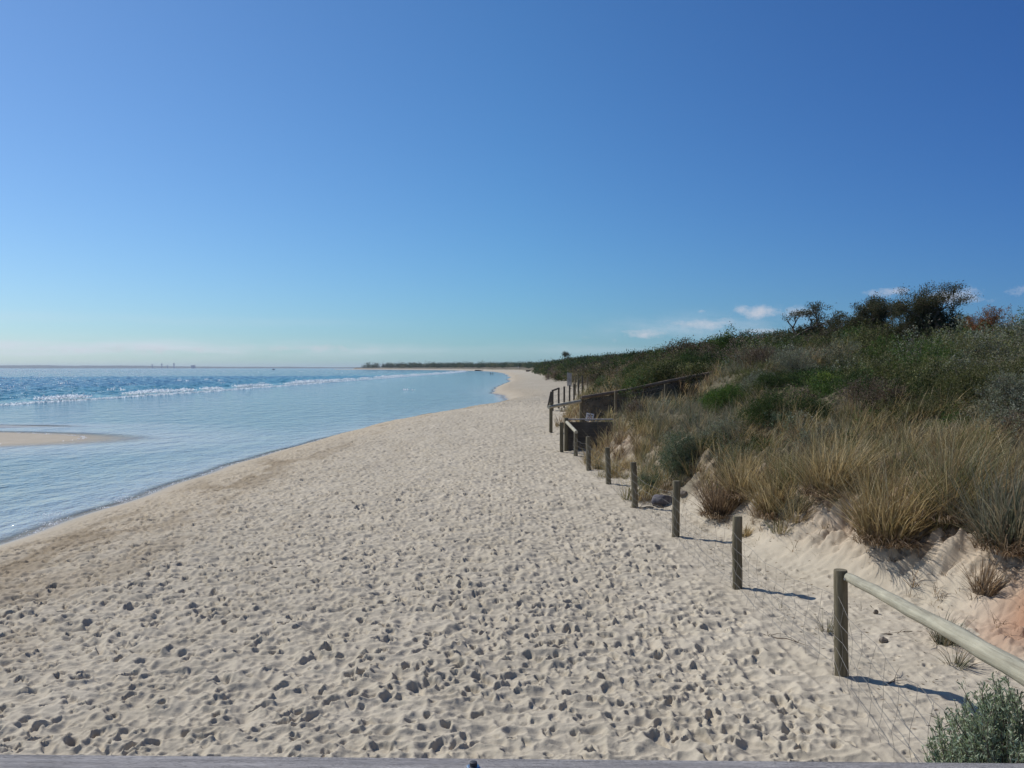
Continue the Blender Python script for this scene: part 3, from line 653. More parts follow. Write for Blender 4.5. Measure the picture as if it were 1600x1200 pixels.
def blades(base, n_each, Lm, spreadR, pal, g, width=.008, wind=(.25, -.05), droop=.5, seg=4):
    """base (k,3) tuft centres -> blade strips"""
    k = len(base); N = k * n_each
    c = np.repeat(base, n_each, 0); Lm = np.repeat(np.broadcast_to(Lm, k), n_each); sp = np.repeat(np.broadcast_to(spreadR, k), n_each)
    an = g.uniform(0, 2 * math.pi, N); rr = np.sqrt(g.random(N)) * sp * .45
    out = np.stack([np.cos(an), np.sin(an)], 1)
    root = c.copy(); root[:, :2] += out * rr[:, None]; root[:, 2] -= .04
    L_ = Lm * g.uniform(.45, 1.1, N)
    tilt = g.uniform(.05, 1.25, N) * (.4 + rr / np.maximum(sp, .01)); dirh = out * tilt[:, None] + np.array(wind) * g.uniform(.3, 1.6, (N, 1)) + g.normal(0, .22, (N, 2))
    side = np.stack([-np.sin(an + g.normal(0, .8, N)), np.cos(an)], 1); side /= np.linalg.norm(side, axis=1)[:, None]
    wd = width * g.uniform(.6, 1.3, N); dr = droop * g.uniform(.3, 1.5, N) * np.where(g.random(N) < .18, 2.4, 1)
    V = np.zeros((N, seg + 1, 2, 3)); pos = root.copy()
    for i in range(seg + 1):
        t = i / seg; w = wd * (1 - .85 * t)
        V[:, i, 0, :] = pos; V[:, i, 1, :] = pos; V[:, i, 0, :2] -= side * w[:, None]; V[:, i, 1, :2] += side * w[:, None]
        v = np.concatenate([dirh * (1 + dr[:, None] * 1.6 * t), (1 - dr * t * t * 1.2)[:, None]], 1); v /= np.linalg.norm(v, axis=1)[:, None]
        pos = pos + v * (L_ / seg)[:, None]
    cols = pick(pal, N, g) if isinstance(pal, str) else pal(c, N, g)
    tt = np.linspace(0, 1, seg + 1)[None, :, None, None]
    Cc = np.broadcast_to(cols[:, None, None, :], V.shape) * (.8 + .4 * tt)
    idx = (np.arange(N)[:, None] * (seg + 1) + np.arange(seg)[None]).ravel() * 2
    return V.reshape(-1, 3), np.stack([idx, idx + 1, idx + 3, idx + 2], 1), Cc.reshape(-1, 3)
def leaves(P, Dr, size, pal, g, aspect=2.4):
    """P (n,3) positions, Dr (n,3) leaf directions"""
    n = len(P); a = Dr / np.maximum(np.linalg.norm(Dr, axis=1), 1e-6)[:, None]
    b = np.cross(a, g.normal(0, 1, (n, 3))); b /= np.maximum(np.linalg.norm(b, axis=1), 1e-6)[:, None]
    s = (size * g.uniform(.55, 1.25, n))[:, None]; w = s / aspect
    V = np.stack([P, P + a * s * .5 + b * w * .5, P + a * s, P + a * s * .5 - b * w * .5], 1).reshape(-1, 3)
    cols = pick(pal, n, g) if isinstance(pal, str) else pal
    return V, np.arange(4 * n).reshape(-1, 4), np.repeat(cols, 4, 0)
def join(parts):
    V, Fq, C = [], [], []; o = 0
    for v, f, c in parts: V.append(v); Fq.append(f + o); C.append(c); o += len(v)
    return np.concatenate(V), np.concatenate(Fq), np.concatenate(C)
def crown(c, rx, ry, rz, n, size, pal, g, nblob=9, aspect=2.4, up=.5, clump=22, lean=0):
    """foliage of sprays of leaves set over a lumpy group of lobes"""
    B = g.normal(0, 1, (nblob, 3)); B /= np.linalg.norm(B, axis=1)[:, None]; B *= g.uniform(.25, .78, (nblob, 1)); B[:, 2] = np.abs(B[:, 2]) * .9
    br = g.uniform(.28, .55, nblob)
    k = max(6, n // clump); bi = g.integers(0, nblob, k)
    dn = g.normal(0, 1, (k, 3)); dn[:, 2] += .25; dn /= np.linalg.norm(dn, axis=1)[:, None]
    cen = B[bi] + dn * (br[bi] * g.uniform(.55, 1.08, k))[:, None]
    cen = cen[cen[:, 2] > -.15]; dn = cen / np.maximum(np.linalg.norm(cen, axis=1), .01)[:, None]; k = len(cen)
    S = np.array([rx, ry, rz]); cen = cen * S; cen[:, 0] += lean * cen[:, 2]
    tint = g.uniform(.7, 1.3, (k, 1))
    ax = dn + np.array([.15, 0, up]) + g.normal(0, .3, (k, 3)); ax /= np.linalg.norm(ax, axis=1)[:, None]
    m = clump; t = g.random((k, m)); ln = (size * 3.2) * g.uniform(.6, 1.3, (k, 1))
    P = cen[:, None] + ax[:, None] * (t * ln)[..., None] + g.normal(0, size * .8, (k, m, 3))
    Dd = ax[:, None] * .9 + g.normal(0, .75, (k, m, 3)); P = P.reshape(-1, 3); Dd = Dd.reshape(-1, 3)
    cols = pick(pal, k * m, g) * np.repeat(tint, m, 0)
    return leaves(P + np.array(c), Dd, size, cols, g, aspect)
def twigs(c, rx, rz, n, g, rad=.012, lean=0):
    mb = MB()
    for i in range(n):
        a = g.uniform(0, 6.28); rr = g.uniform(.3, .85); p0 = Vector((g.normal(0, .06), g.normal(0, .06), -.05))
        p3 = Vector((math.cos(a) * rx * rr + lean * rz * .8, math.sin(a) * rx * rr, rz * g.uniform(.45, .95))); p1 = p0.lerp(p3, .35) + Vector((g.normal(0, .06), g.normal(0, .06), .05)); p2 = p0.lerp(p3, .7) + Vector((g.normal(0, .06), g.normal(0, .06), .04))
        mb.tube([p0 + Vector(c), p1 + Vector(c), p2 + Vector(c), p3 + Vector(c)], [rad, rad * .75, rad * .5, rad * .2], 5, False)
    return mb
def shrub(name, px, py, wpx, hpx, pal, label, cat='shrub', leafpx=1.15, dens=1.0, seed=0, group=None, lean=.1, yy=None, up=.5, aspect=2.4, nblob=10):
    g = np.random.default_rng(1000 + seed)
    x, y, z = at(px, py) if yy is None else ((px - 800) / 1386 * yy, yy, None)
    if z is None: z = hz(x, y)
    rx = wpx / 2 / 1386 * y; rz = max(hpx / 1386 * y, EYE + (575 - (py - hpx)) / 1386 * y - z)
    o = empty(name, (x, y, z), label, cat, group)
    size = max(.03, leafpx * 1.5 * y / 1386 * 1.25); n = int(dens * 5.5 * (rx * rx * 2 + rx * rz * 3) / (size * size))
    n = min(n, 26000)
    V, Fq, C = crown((0, 0, 0), rx, rx * .9, rz * .85, n, size, pal, g, nblob, aspect, up, 20, lean)
    link('foliage', mesh_np('foliage', V, Fq, C, False), MAT['leaf'], o)
    twigs((0, 0, 0), rx, rz, 7, g, max(.01, .006 * rz + .006), lean).build('stems', MAT['bark'], o, True)
    return o
# --- wind-shaped trees on the ridge
def tree(name, px, py, wpx, hpx, pal, label, seed, lean=.35, levels=4, spread_=.55, leafpx=1.3, dens=1.0, trunk_r=.06, yy=None, group=None, nl=34, kids=(2, 4), flat=.6, fill=()):
    g = np.random.default_rng(3000 + seed); rd = random.Random(seed)
    x, y, z = at(px, py) if yy is None else ((px - 800) / 1386 * yy, yy, hz((px - 800) / 1386 * yy, yy))
    Hh = EYE + (575 - (py - hpx)) / 1386 * y - z if yy is None else hpx / 1386 * y; Wd = wpx / 1386 * y
    o = empty(name, (x, y, z - .05), label, 'tree', group)
    mb = MB(); tips = []
    def grow(p, d, L_, r, lv):
        pts = [p]; q = p; dd = d.copy()
        for i in range(3):
            dd = (dd + Vector((rd.gauss(lean * .10, .14), rd.gauss(0, .14), rd.gauss(.02, .1)))).normalized(); q = q + dd * (L_ / 3); pts.append(q)
        mb.tube(pts, [r, r * .88, r * .74, r * .6], 6 if lv > 1 else 4, False)
        if lv <= 1: tips.append((q, dd)); tips.append((pts[2], dd))
        if lv == 0: return
        for k in range(rd.randint(*kids)):
            a = rd.uniform(0, 6.28); s = Vector((math.cos(a), math.sin(a), rd.uniform(-.1, .6))) * spread_ * rd.uniform(.7, 1.4)
            nd = (dd + s).normalized(); st = pts[rd.choice((2, 3, 3))]
            grow(st, nd, L_ * rd.uniform(.6, .85), r * .58, lv - 1)
    nst = 1
    for i in range(nst):
        grow(Vector(((i - (nst - 1) / 2) * Wd / nst * .7, rd.uniform(-.3, .3), 0)), Vector((lean + rd.gauss(0, .25), rd.gauss(0, .15), 1)).normalized(), Hh * .38 * rd.uniform(.75, 1), trunk_r * Hh, levels)
    T = np.array([tuple(t[0]) for t in tips]); D = np.array([tuple(t[1]) for t in tips])
    # fit to the wanted size
    top = np.percentile(T[:, 2], 99); s = Hh / max(top, .1) * .97
    vv = [v * np.array([s, s, s]) for v in mb.V]; ext = max(1e-3, np.percentile(T[:, 0] * s, 97) - np.percentile(T[:, 0] * s, 3)); kx = Wd * .9 / ext
    kx = min(max(kx, .5), 2.2); mb.V = [v * np.array([kx, kx, 1]) for v in vv]; T = T * np.array([s * kx, s * kx, s])
    mx = T[:, 0].mean() * .85; T[:, 0] -= mx; mb.V = [v - np.array([mx, 0, 0]) for v in mb.V]
    mb.build('trunk', MAT['bark'], o, True)
    size = max(.045, leafpx * 1.5 * y / 1386 * 1.2)
    n = len(T); m = nl; tint = g.uniform(.65, 1.35, (n, 1)); keep = g.random(n) < dens; T = T[keep]; D = D[keep]; tint = tint[keep]; n = len(T)
    rad_ = np.maximum(.16, Hh * .055)
    P = T[:, None] + g.normal(0, 1, (n, m, 3)) * np.array([rad_, rad_, rad_ * flat]); Dd = D[:, None] + g.normal(0, .8, (n, m, 3))
    tip = leaves(P.reshape(-1, 3), Dd.reshape(-1, 3), size, pick(pal, n * m, g) * np.repeat(tint, m, 0), g, 2.2)
    parts = [tip]
    for (cx_, w_, h_, cn) in fill:
        parts.append(crown((cx_ * Wd, 0, 0), w_ * Wd, w_ * Wd * .8, h_ * Hh, int(cn * 2.6), size * 1.25, pal, g, 14, 2.0, .5, 16, lean * .3))
    V, Fq, C = join(parts)
    link('crown', mesh_np('crown', V, Fq, C, False), MAT['leaf'], o)
    return o
tree('tea_tree', 1270, 527, 108, 52, 'teatree', 'windswept open tea tree on the ridge, leftmost of the three big skyline trees', 1, .35, 4, .75, nl=34, dens=.8, trunk_r=.025, fill=[(0, .56, .36, 5000), (-.12, .36, .56, 5200), (.06, .16, .78, 2400), (.3, .2, .5, 2000)])
tree('tea_tree', 1362, 516, 84, 50, 'teatree', 'dense rounded dark tree in the middle of the ridge trees with one pointed top', 2, .1, 4, .6, nl=50, dens=.9, trunk_r=.02, fill=[(0, .62, .42, 6000), (0, .5, .66, 9500), (.05, .18, .96, 3200), (-.22, .16, .7, 1600)])
tree('banksia', 1447, 515, 104, 70, 'teatree', 'tallest bushy dark tree on the ridge with ragged twig tips', 3, .1, 4, .7, nl=56, dens=.95, trunk_r=.02, fill=[(0, .62, .42, 9000), (0, .5, .68, 13000), (-.2, .22, .80, 4500), (.12, .2, .86, 4000), (.36, .16, .72, 2500)])
tree('tea_tree', 1058, 548, 42, 17, 'teatree', 'small sparse windblown tree on the skyline above the mesh fence', 4, .7, 3, .8, nl=12, dens=.6, trunk_r=.04, fill=[(0, .5, .45, 1500)])
tree('dead_tree', 1183, 532, 40, 18, 'dead', 'bare spiky dead tree on the skyline left of the big ridge trees', 5, .5, 3, .7, nl=2, dens=.3, trunk_r=.03)
def lone_tree():
    g = np.random.default_rng(61); y = 230.0; x = (879 - 800) / 1386 * y; z = hz(x, y); top = EYE + (575 - 548) / 1386 * y; H = top - z
    o = empty('lone_tree', (x, y, z), 'lone tall tree with leaning bare trunk and flat round crown above the far scrub', 'tree')
    m = MB(); m.tube([(0, 0, -.3), (.12, 0, H * .3), (.45, 0, H * .6), (.8, 0, H * .8)], [.13, .11, .09, .06], 7)
    for a in (-1.2, -.5, .5, 1.3): m.tube([(.55, 0, H * .66), (.75 + a * .35, .2 * a, H * .8), (.8 + a * .6, .4 * a, H * .9)], [.05, .04, .02], 5)
    m.build('trunk', MAT['bark'], o, True)
    V, Fq, C = join([crown((.8, 0, H * .74), .95, .9, H * .24, 1500, .16, 'teatree', g, 8, 1.8, .3, 12), crown((.4, 0, H * .7), .5, .5, H * .12, 300, .16, 'teatree', g, 5, 1.8, .3, 12)])
    link('crown', mesh_np('crown', V, Fq, C, False), MAT['leaf'], o)
lone_tree()

# --- named shrubs: px, py of the foot, width, height, palette
S = [
 ('saltbush', 1062, 742, 108, 70, 'rosemary', 'rounded grey-green bush above the rock behind the wire fence', 1.0, 1.2),
 ('saltbush', 1012, 770, 60, 34, 'rosemary', 'low grey-green bush right behind the fourth fence post from the front', 1.0, 1.0),
 ('shrub', 1130, 640, 110, 50, 'green', 'dark leafy shrub with upright shoots under the top end of the mesh fence', 1.1, 1.1),
 ('shrub', 1205, 668, 130, 72, 'darkgreen', 'big very dark shrub with small pale flowers at mid slope', 1.2, 1.2),
 ('shrub', 1128, 700, 130, 50, 'silver', 'grey-green tangled shrub below the dark flowering one', 1.0, 1.0),
 ('saltbush', 1245, 590, 110, 62, 'silver', 'silvery saltbush below the leftmost ridge tree', 1.0, 1.1),
 ('saltbush', 1185, 612, 90, 45, 'silver', 'grey-green saltbush where the mesh fence rail ends', 1.0, 1.1),
 ('saltbush', 1320, 585, 90, 60, 'silver', 'silver bush between the saltbush mass and the bright green vine', 1.0, .9),
 ('vine', 1285, 606, 62, 26, 'lime', 'low patch of bright yellow-green leafy vine on the dark slope', 1.2, 1.0),
 ('shrub', 1360, 640, 140, 60, 'purple', 'brownish purple twiggy shrub in the middle of the slope', 1.0, 1.1),
 ('shrub', 1450, 590, 130, 78, 'green', 'glossy deep green shrub below the tallest ridge tree', 1.2, 1.2),
 ('shrub', 1375, 575, 90, 50, 'green', 'deep green shrub left of the glossy one', 1.2, 1.1),
 ('shrub', 1543, 548, 92, 80, 'rust', 'rusty red-brown bush on the skyline at the right', 1.1, 1.8),
 ('shrub', 1592, 520, 50, 56, 'green', 'green bush on the skyline at the right edge', 1.2, .9),
 ('saltbush', 1580, 655, 110, 90, 'silver', 'large silver-grey bush high at the right edge', 1.0, 1.2),
 ('shrub', 1510, 620, 90, 56, 'olivebush', 'olive brown shrub left of the large silver bush', 1.0, 1.1),
 ('shrub', 1590, 690, 80, 50, 'purple', 'dry pinkish brown bush under the large silver bush', 1.0, .9),
 ('shrub', 1420, 655, 110, 40, 'olivebush', 'olive green low shrub above the tall straw tussocks', 1.0, 1.1),
 ('shrub', 1270, 660, 90, 50, 'darkgreen', 'dark green shrub right of the big dark flowering one', 1.1, 1.2),
 ('shrub', 1485, 555, 70, 40, 'olivebush', 'olive shrub at the foot of the tallest ridge tree', 1.1, 1.1),
 ('shrub', 872, 594, 40, 17, 'purple', 'rounded dry brown bush at the back of the beach, left of the slatted panel', .9, 1.3),
 ('shrub', 908, 595, 30, 15, 'dead', 'pale dry rounded bush right above the far slatted panel', .9, 1.3),
 ('shrub', 932, 600, 34, 17, 'purple', 'dry pinkish bush behind the curving row of thin posts', .9, 1.3),
 ('shrub', 1100, 582, 90, 34, 'darkgreen', 'wide low dark shrub above the middle of the mesh fence rail', 1.0, 1.3),
 ('shrub', 1010, 590, 90, 26, 'darkgreen', 'low spreading dark shrub beyond the lower end of the mesh fence', 1.0, 1.3),
 ('shrub', 1322, 521, 80, 40, 'teatree', 'low dark bush filling the gap between the left and middle ridge trees', 1.0, 1.6),
 ('shrub', 1405, 516, 70, 46, 'teatree', 'dark bush filling the gap between the middle and tallest ridge trees', 1.0, 1.6),
 ('shrub', 1505, 520, 60, 34, 'olivebush', 'low olive bush between the tallest ridge tree and the rusty bush', 1.0, 1.6),
 ('shrub', 1210, 533, 60, 20, 'teatree', 'small dark bush on the skyline just left of the leftmost big ridge tree', 1.0, 1.6),
 ('shrub', 1180, 600, 84, 32, 'olivebush', 'wide olive shrub just right of the upper end of the mesh fence', 1.0, 1.5),
 ('shrub', 1222, 606, 80, 30, 'darkgreen', 'low dark green shrub between the olive shrub and the silvery saltbush', 1.0, 1.5),
 ('shrub', 1185, 575, 90, 42, 'purple', 'purple-brown shrub above the mesh fence rail', 1.0, 1.1)]
for i, (nm, px, py, w, h, pal, lab, lp, dn) in enumerate(S):
    shrub(nm, px, py, w, h, pal, lab, leafpx=lp, dens=dn, seed=i)
# grey-green bush in the foreground corner: needle-like leafy sprays
def front_bush():
    g = np.random.default_rng(77); x, y = 2.46, 4.42; z = hz(x, y)
    o = empty('saltbush', (x, y, z), 'grey-green needle-leaved bush in the bottom right corner beside the pale rail', 'shrub')
    parts = []; mb = MB(); k = 1750
    for i in range(k):
        a = g.uniform(0, 6.28); rr = math.sqrt(g.random()); ph = g.uniform(.1, 1.0)
        hr = 1.44 * (.35 + .65 * ph) * math.sqrt(max(.05, 1 - .62 * rr * rr)) * g.uniform(.9, 1.06)
        tip = Vector((math.cos(a) * .56 * rr + .12 + .05 * math.sin(a * 3), math.sin(a) * .46 * rr, hr)); out = Vector((math.cos(a) * rr * .5, math.sin(a) * rr * .5, .9)).normalized()
        root = tip - out * g.uniform(.22, .4) + Vector((g.normal(0, .04), g.normal(0, .04), 0)); mid = root.lerp(tip, .5) + Vector((g.normal(0, .02), g.normal(0, .02), 0))
        mb.tube([root, mid, tip], [.004, .003, .0015], 4, False)
        n = 62; t = g.random(n) ** .75; P = np.array([tuple(root.lerp(mid, q * 2) if q < .5 else mid.lerp(tip, q * 2 - 1)) for q in t]) + g.normal(0, .006, (n, 3))
        ax = np.array(tuple((tip - mid).normalized())); D = ax * .8 + g.normal(0, .6, (n, 3))
        parts.append(leaves(P, D, .030, (pick('rosemary', n, g) * 1.5 + pick('silver', n, g) * .55) * g.uniform(.7, 1.3), g, 4.2))
    for i in range(9):
        a = g.uniform(0, 6.28); mb.tube([(0, 0, -.1), (math.cos(a) * .15, math.sin(a) * .15, .4), (math.cos(a) * .32, math.sin(a) * .3, .95)], [.02, .014, .006], 6, False)
    V, Fq, C = join(parts); link('foliage', mesh_np('foliage', V, Fq, C, False), MAT['leaf'], o); mb.build('stems', MAT['bark'], o, True)
front_bush()

# --- tussocks: named big ones
TS = [
 (1395, 838, .62, 1.05, 'straw', 'biggest straw tussock overhanging the sandy bank, with a dead brown skirt', 520),
 (1490, 800, .60, 1.05, 'olive', 'tall olive and straw tussock right of the biggest one', 420),
 (1590, 850, .60, 1.05, 'greygrass', 'grey-green tussock at the right edge above the red soil', 420),
 (1300, 765, .55, .9, 'straw', 'golden tussock above the bare sand patch, left of the biggest one', 360),
 (1215, 800, .50, .8, 'straw', 'straw tussock on the bank behind the second post from the front', 320),
 (1245, 772, .45, .8, 'olive', 'green-stemmed tussock between two golden ones', 280),
 (1130, 800, .50, .75, 'dead', 'brown dry tussock behind the third post from the front', 320),
 (1165, 770, .5, .8, 'straw', 'golden tussock behind the brown dry one', 320),
 (1480, 1010, .20, .42, 'greygrass', 'small grey-green tussock behind the middle of the pale rail', 150),
 (1545, 925, .32, .5, 'dead', 'sparse dark wiry tussock leaning over the reddish soil', 170),
 (1295, 990, .10, .32, 'greygrass', 'thin green grass sprig beside the front post', 34),
 (1165, 838, .16, .3, 'straw', 'small sprawling dry tussock just behind the second post from the front', 90),
 (1430, 915, .10, .3, 'dead', 'tiny dry sprig on the bare bank under the biggest tussock', 26),
 (1500, 1045, .14, .3, 'greygrass', 'low green sprig partly hidden below the pale rail', 60)]
for i, (px, py, sp, Lh, pal, lab, nb) in enumerate(TS):
    g = np.random.default_rng(500 + i); x, y, z = at(px, py); kk = 1.0
    if nb > 250: nb = int(nb * 2.1); Lh *= 1.15; sp *= 1.5
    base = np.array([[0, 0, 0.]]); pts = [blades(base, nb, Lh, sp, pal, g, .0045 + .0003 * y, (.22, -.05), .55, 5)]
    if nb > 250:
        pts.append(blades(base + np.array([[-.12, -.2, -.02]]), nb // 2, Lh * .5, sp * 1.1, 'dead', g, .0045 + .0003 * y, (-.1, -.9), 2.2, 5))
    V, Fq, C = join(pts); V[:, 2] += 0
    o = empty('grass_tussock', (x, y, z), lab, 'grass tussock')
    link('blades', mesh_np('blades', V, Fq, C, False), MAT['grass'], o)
# --- mass of marram grass (nobody could count it)
def grass_mass():
    g = np.random.default_rng(42); parts = []
    n = 60000; Y = np.exp(g.uniform(math.log(7), math.log(75), n)); X = g.uniform(1.5, 30, n)
    u = dune_u(X, Y); d = np.hypot(X, Y)
    fu = np.interp(Y, [8, 11, 13, 14.5, 17, 24, 40, 60], [2.5, 1.9, 1.35, .85, .4, .2, .2, .1]); nn = fbm(X * .8, Y * .8, 3, 2)
    zone_top = np.interp(Y, [8, 14, 20, 28, 36, 45, 60, 75], [4.6, 4.3, 3.9, 3.7, 4.4, 3.2, 2.8, 2.4])
    ok = (u > fu + nn * 1.2) & (u < zone_top + 1.6 * nn) & (X < .72 * Y + 3) 
    rx_, ry_, _ = at(1036, 790); ok &= (np.hypot((X - rx_) / .8, (Y - ry_ + .8) / 1.6) > 1)
    ok &= ~((Y > 33.6) & (Y < 39.8) & (X < 7.6))
    ok |= (Y > 33.5) & (Y < 43) & (X > 7.6) & (X < 13) & (u > 3) & (g.random(n) < .9)
    dens = np.clip(.55 * (Y / 14) ** .6, 0, 1); ok &= g.random(n) < np.where(Y < 14, .55, .95)
    X, Y, u, d, nn = X[ok], Y[ok], u[ok], d[ok], nn[ok]
    # thin so density per area is even on the near slope
    w = np.clip((Y / 22.0), .2, 1) if False else 1
    Z = height(X, Y); B = np.stack([X, Y, Z], 1)
    kind = fbm(X * .35 + 9, Y * .22, 3, 4) + .12 * g.normal(size=len(X)); 
    names = ['greygrass', 'olive', 'straw', 'dead']; cuts = [-9, -.20, -.07, .22, 9]
    cuts = [-9, -.22, .03, .34, 9]
    tot = 0
    for q in range(4):
        s = (kind > cuts[q]) & (kind <= cuts[q + 1])
        for (a, b, nb, seg, wd, dn) in ((0, 16, 105, 5, .0052, 3.3), (16, 28, 62, 4, .0080, 3.1), (28, 90, 28, 3, .015, 3.0)):
            t = s & (d > a) & (d <= b)
            if t.sum() == 0: continue
            bb = B[t]; bb = bb[g.permutation(len(bb))]
            # thin to separate tussocks on a coarse grid
            gs = (1 / dn) ** .5; key = np.floor(bb[:, 0] / gs + .4 * np.sin(bb[:, 1] * 2)).astype(int) * 100003 + np.floor(bb[:, 1] / gs).astype(int)
            _, ix = np.unique(key, return_index=True); bb = bb[ix]
            Lh = g.uniform(.35, .9, len(bb)) * g.uniform(.8, 1.15, len(bb)); tot += len(bb) * nb
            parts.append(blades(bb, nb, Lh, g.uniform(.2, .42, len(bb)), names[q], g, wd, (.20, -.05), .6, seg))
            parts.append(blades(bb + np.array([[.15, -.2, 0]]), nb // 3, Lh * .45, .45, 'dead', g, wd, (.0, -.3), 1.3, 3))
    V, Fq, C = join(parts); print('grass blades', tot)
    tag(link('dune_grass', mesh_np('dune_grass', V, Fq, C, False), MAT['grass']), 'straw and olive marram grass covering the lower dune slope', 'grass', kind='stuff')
grass_mass()
# --- coastal scrub covering the upper dune (nobody could count it)
def scrub_mass():
    g = np.random.default_rng(43); parts = {}
    n = 6000; Y = np.exp(g.uniform(math.log(11), math.log(420), n)); X = np.interp(Y, _du[:, 0], _du[:, 1]) + g.uniform(-.2, 34, n) ** 1.0
    u = dune_u(X, Y); nn = fbm(X * .5, Y * .5, 3, 2)
    zb = np.interp(Y, [12, 14, 20, 28, 36, 45, 60, 75, 120, 160], [4.9, 4.6, 4.0, 3.6, 4.2, 3.0, 2.6, 2.2, 1.0, .3])
    low = (u > 1.3) & (u < zb) & (Y > 14) & (Y < 75) & (g.random(n) < .5)
    ok = ((u > zb + 1.6 * nn) | low) & (u < 26) & (X < .68 * Y + 3) & ~((Y > 32.8) & (Y < 40.4) & (X < 9.8))
    X, Y, u, low = X[ok], Y[ok], u[ok], low[ok]; Z = height(X, Y)
    big = fbm(X * .16 + 3, Y * .09, 3, 6) + .06 * g.normal(size=len(X))
    for x, y, z, uu, b, lw in zip(X, Y, Z, u, big, low):
        d = math.hypot(x, y); size = max(.034, .0019 * d)
        rx = g.uniform(.45, 1.3) * (1 + min(1.0, d / 150)); rz = rx * g.uniform(.5, 1.0) * (1 if d < 60 else .7 if d < 120 else .5)
        if y < 60:
            pal = 'silver' if b < -.30 else 'olivebush' if b < -.04 else 'darkgreen' if b < .10 else 'green' if b < .17 else 'purple' if b < .27 else 'dead'
        else:
            pal = 'olivebush' if b < -.2 else 'darkgreen' if b < .12 else 'green' if b < .2 else 'olivebush' if b < .3 else 'purple'
            if y < 130 and uu < 3.5 and g.random() < .6: pal = g.choice(['straw', 'dead', 'olive', 'silver'])
        if 22 < y < 33.5 and 5 < x < 10.5: rz *= .4; rx *= .8
        if lw: rx *= .45; rz = rx * .9; pal = g.choice(['green', 'darkgreen', 'rosemary', 'silver', 'purple'])
        nl = int(min(2300, 3.0 * (2 * rx * rx + 3 * rx * rz) / size ** 2))
        v_, f_, c_ = crown((x, y, z - .12), rx, rx, rz, nl, size, pal, g, 6, 2.2, .5, 14, .1); parts.setdefault(pal, []).append((v_, f_, c_ * g.uniform(.42, 1.45) * (.72 if y > 60 else .95)))
    al = []
    for k, v in parts.items(): al += v
    V, Fq, C = join(al); print('scrub leaves', len(Fq))
    tag(link('coastal_scrub', mesh_np('coastal_scrub', V, Fq, C, False), MAT['leaf']), 'mixed green, grey and brown coastal scrub covering the upper dune', 'scrub', kind='stuff')
scrub_mass()
# --- far tree line along the curving coast
def treeline():
    g = np.random.default_rng(44); al = []
    for i in range(1100):
        y = math.exp(g.uniform(math.log(380), math.log(2350))); v = float(np.interp(y, _du[:, 0], _du[:, 1]))
        x = v + g.uniform(3, 60) * (1 + y / 800); z = hz(x, y); h = g.uniform(1.4, 3.0) * (.8 + min(y, 1500) / 1900) * (.45 if y < 600 else .7)
        cl = .55 + 1.6 * max(0, float(fbm(np.array([y / 55.]), np.array([x / 60.]), 3, 2)[0]) + .12); h *= cl; w = h * g.uniform(.7, 1.6); s = max(.5, y * .0012)
        al.append(crown((x, y, z - .5), w, w, h, 170, s, 'darkgreen' if g.random() < .8 else 'olivebush', g, 5, 1.8, .3, 10))
    V, Fq, C = join(al)
    tag(link('far_woodland', mesh_np('far_woodland', V, Fq, C, False), MAT['leaf']), 'dark far-off line of trees behind the curving beach', 'woodland', kind='stuff')
treeline()
def far_tree(px, top, y, w, kind, label, seed):
    g = np.random.default_rng(seed); x = (px - 800) / 1386 * y; z = hz(x, y); H = 3 + (575 - top) / 1386 * y - z; o = empty('pine_tree' if kind == 'cone' else 'round_tree', (x, y, z), label, 'tree')
    m = MB(); m.tube([(0, 0, -.3), (0, 0, H * .5), (0, 0, H * .97)], [.035 * H, .02 * H, .004 * H], 7); m.build('trunk', MAT['bark'], o, True)
    W_ = w / 1386 * y / 2
    if kind == 'cone':
        n = 1500; t = g.random(n) ** 1.3; tq = np.round(t * 11) / 11 * .9 + t * .1; a = g.uniform(0, 6.28, n); r = W_ * (1 - tq) * np.sqrt(g.random(n))
        P = np.stack([np.cos(a) * r, np.sin(a) * r, H * (.12 + .88 * tq)], 1); D = np.stack([np.cos(a), np.sin(a), np.full(n, .1)], 1)
    else:
        n = 1500; P = g.normal(0, .42, (n, 3)) * np.array([W_, W_, H * .24]) + np.array([0, 0, H * .7]); D = g.normal(0, 1, (n, 3))
    V, Fq, C = leaves(P, D, H * .07, 'darkgreen', g, 1.6); link('crown', mesh_np('crown', V, Fq, C, False), MAT['leaf'], o)
far_tree(754, 567.3, 1350, 4.2, 'cone', 'tall narrow pine standing above the far tree line by the bay head', 1)
far_tree(716.5, 571, 1700, 3.5, 'cone', 'small pointed pine furthest left on the far tree line', 2)
far_tree(773, 570, 1250, 5, 'round', 'round-headed tree on the far shore just right of the tall narrow pine', 3)
far_tree(766, 571.5, 1250, 6, 'round', 'broad tree between the tall narrow pine and the round-headed tree', 4)
far_tree(786, 569.8, 1150, 4, 'round', 'small round tree further right on the far tree line', 5)
far_tree(812, 568, 950, 6, 'round', 'bushy tree under the thin mast', 6)
far_tree(856, 563.6, 420, 8, 'cone', 'broad pointed tree left of the lone leaning tree', 7)

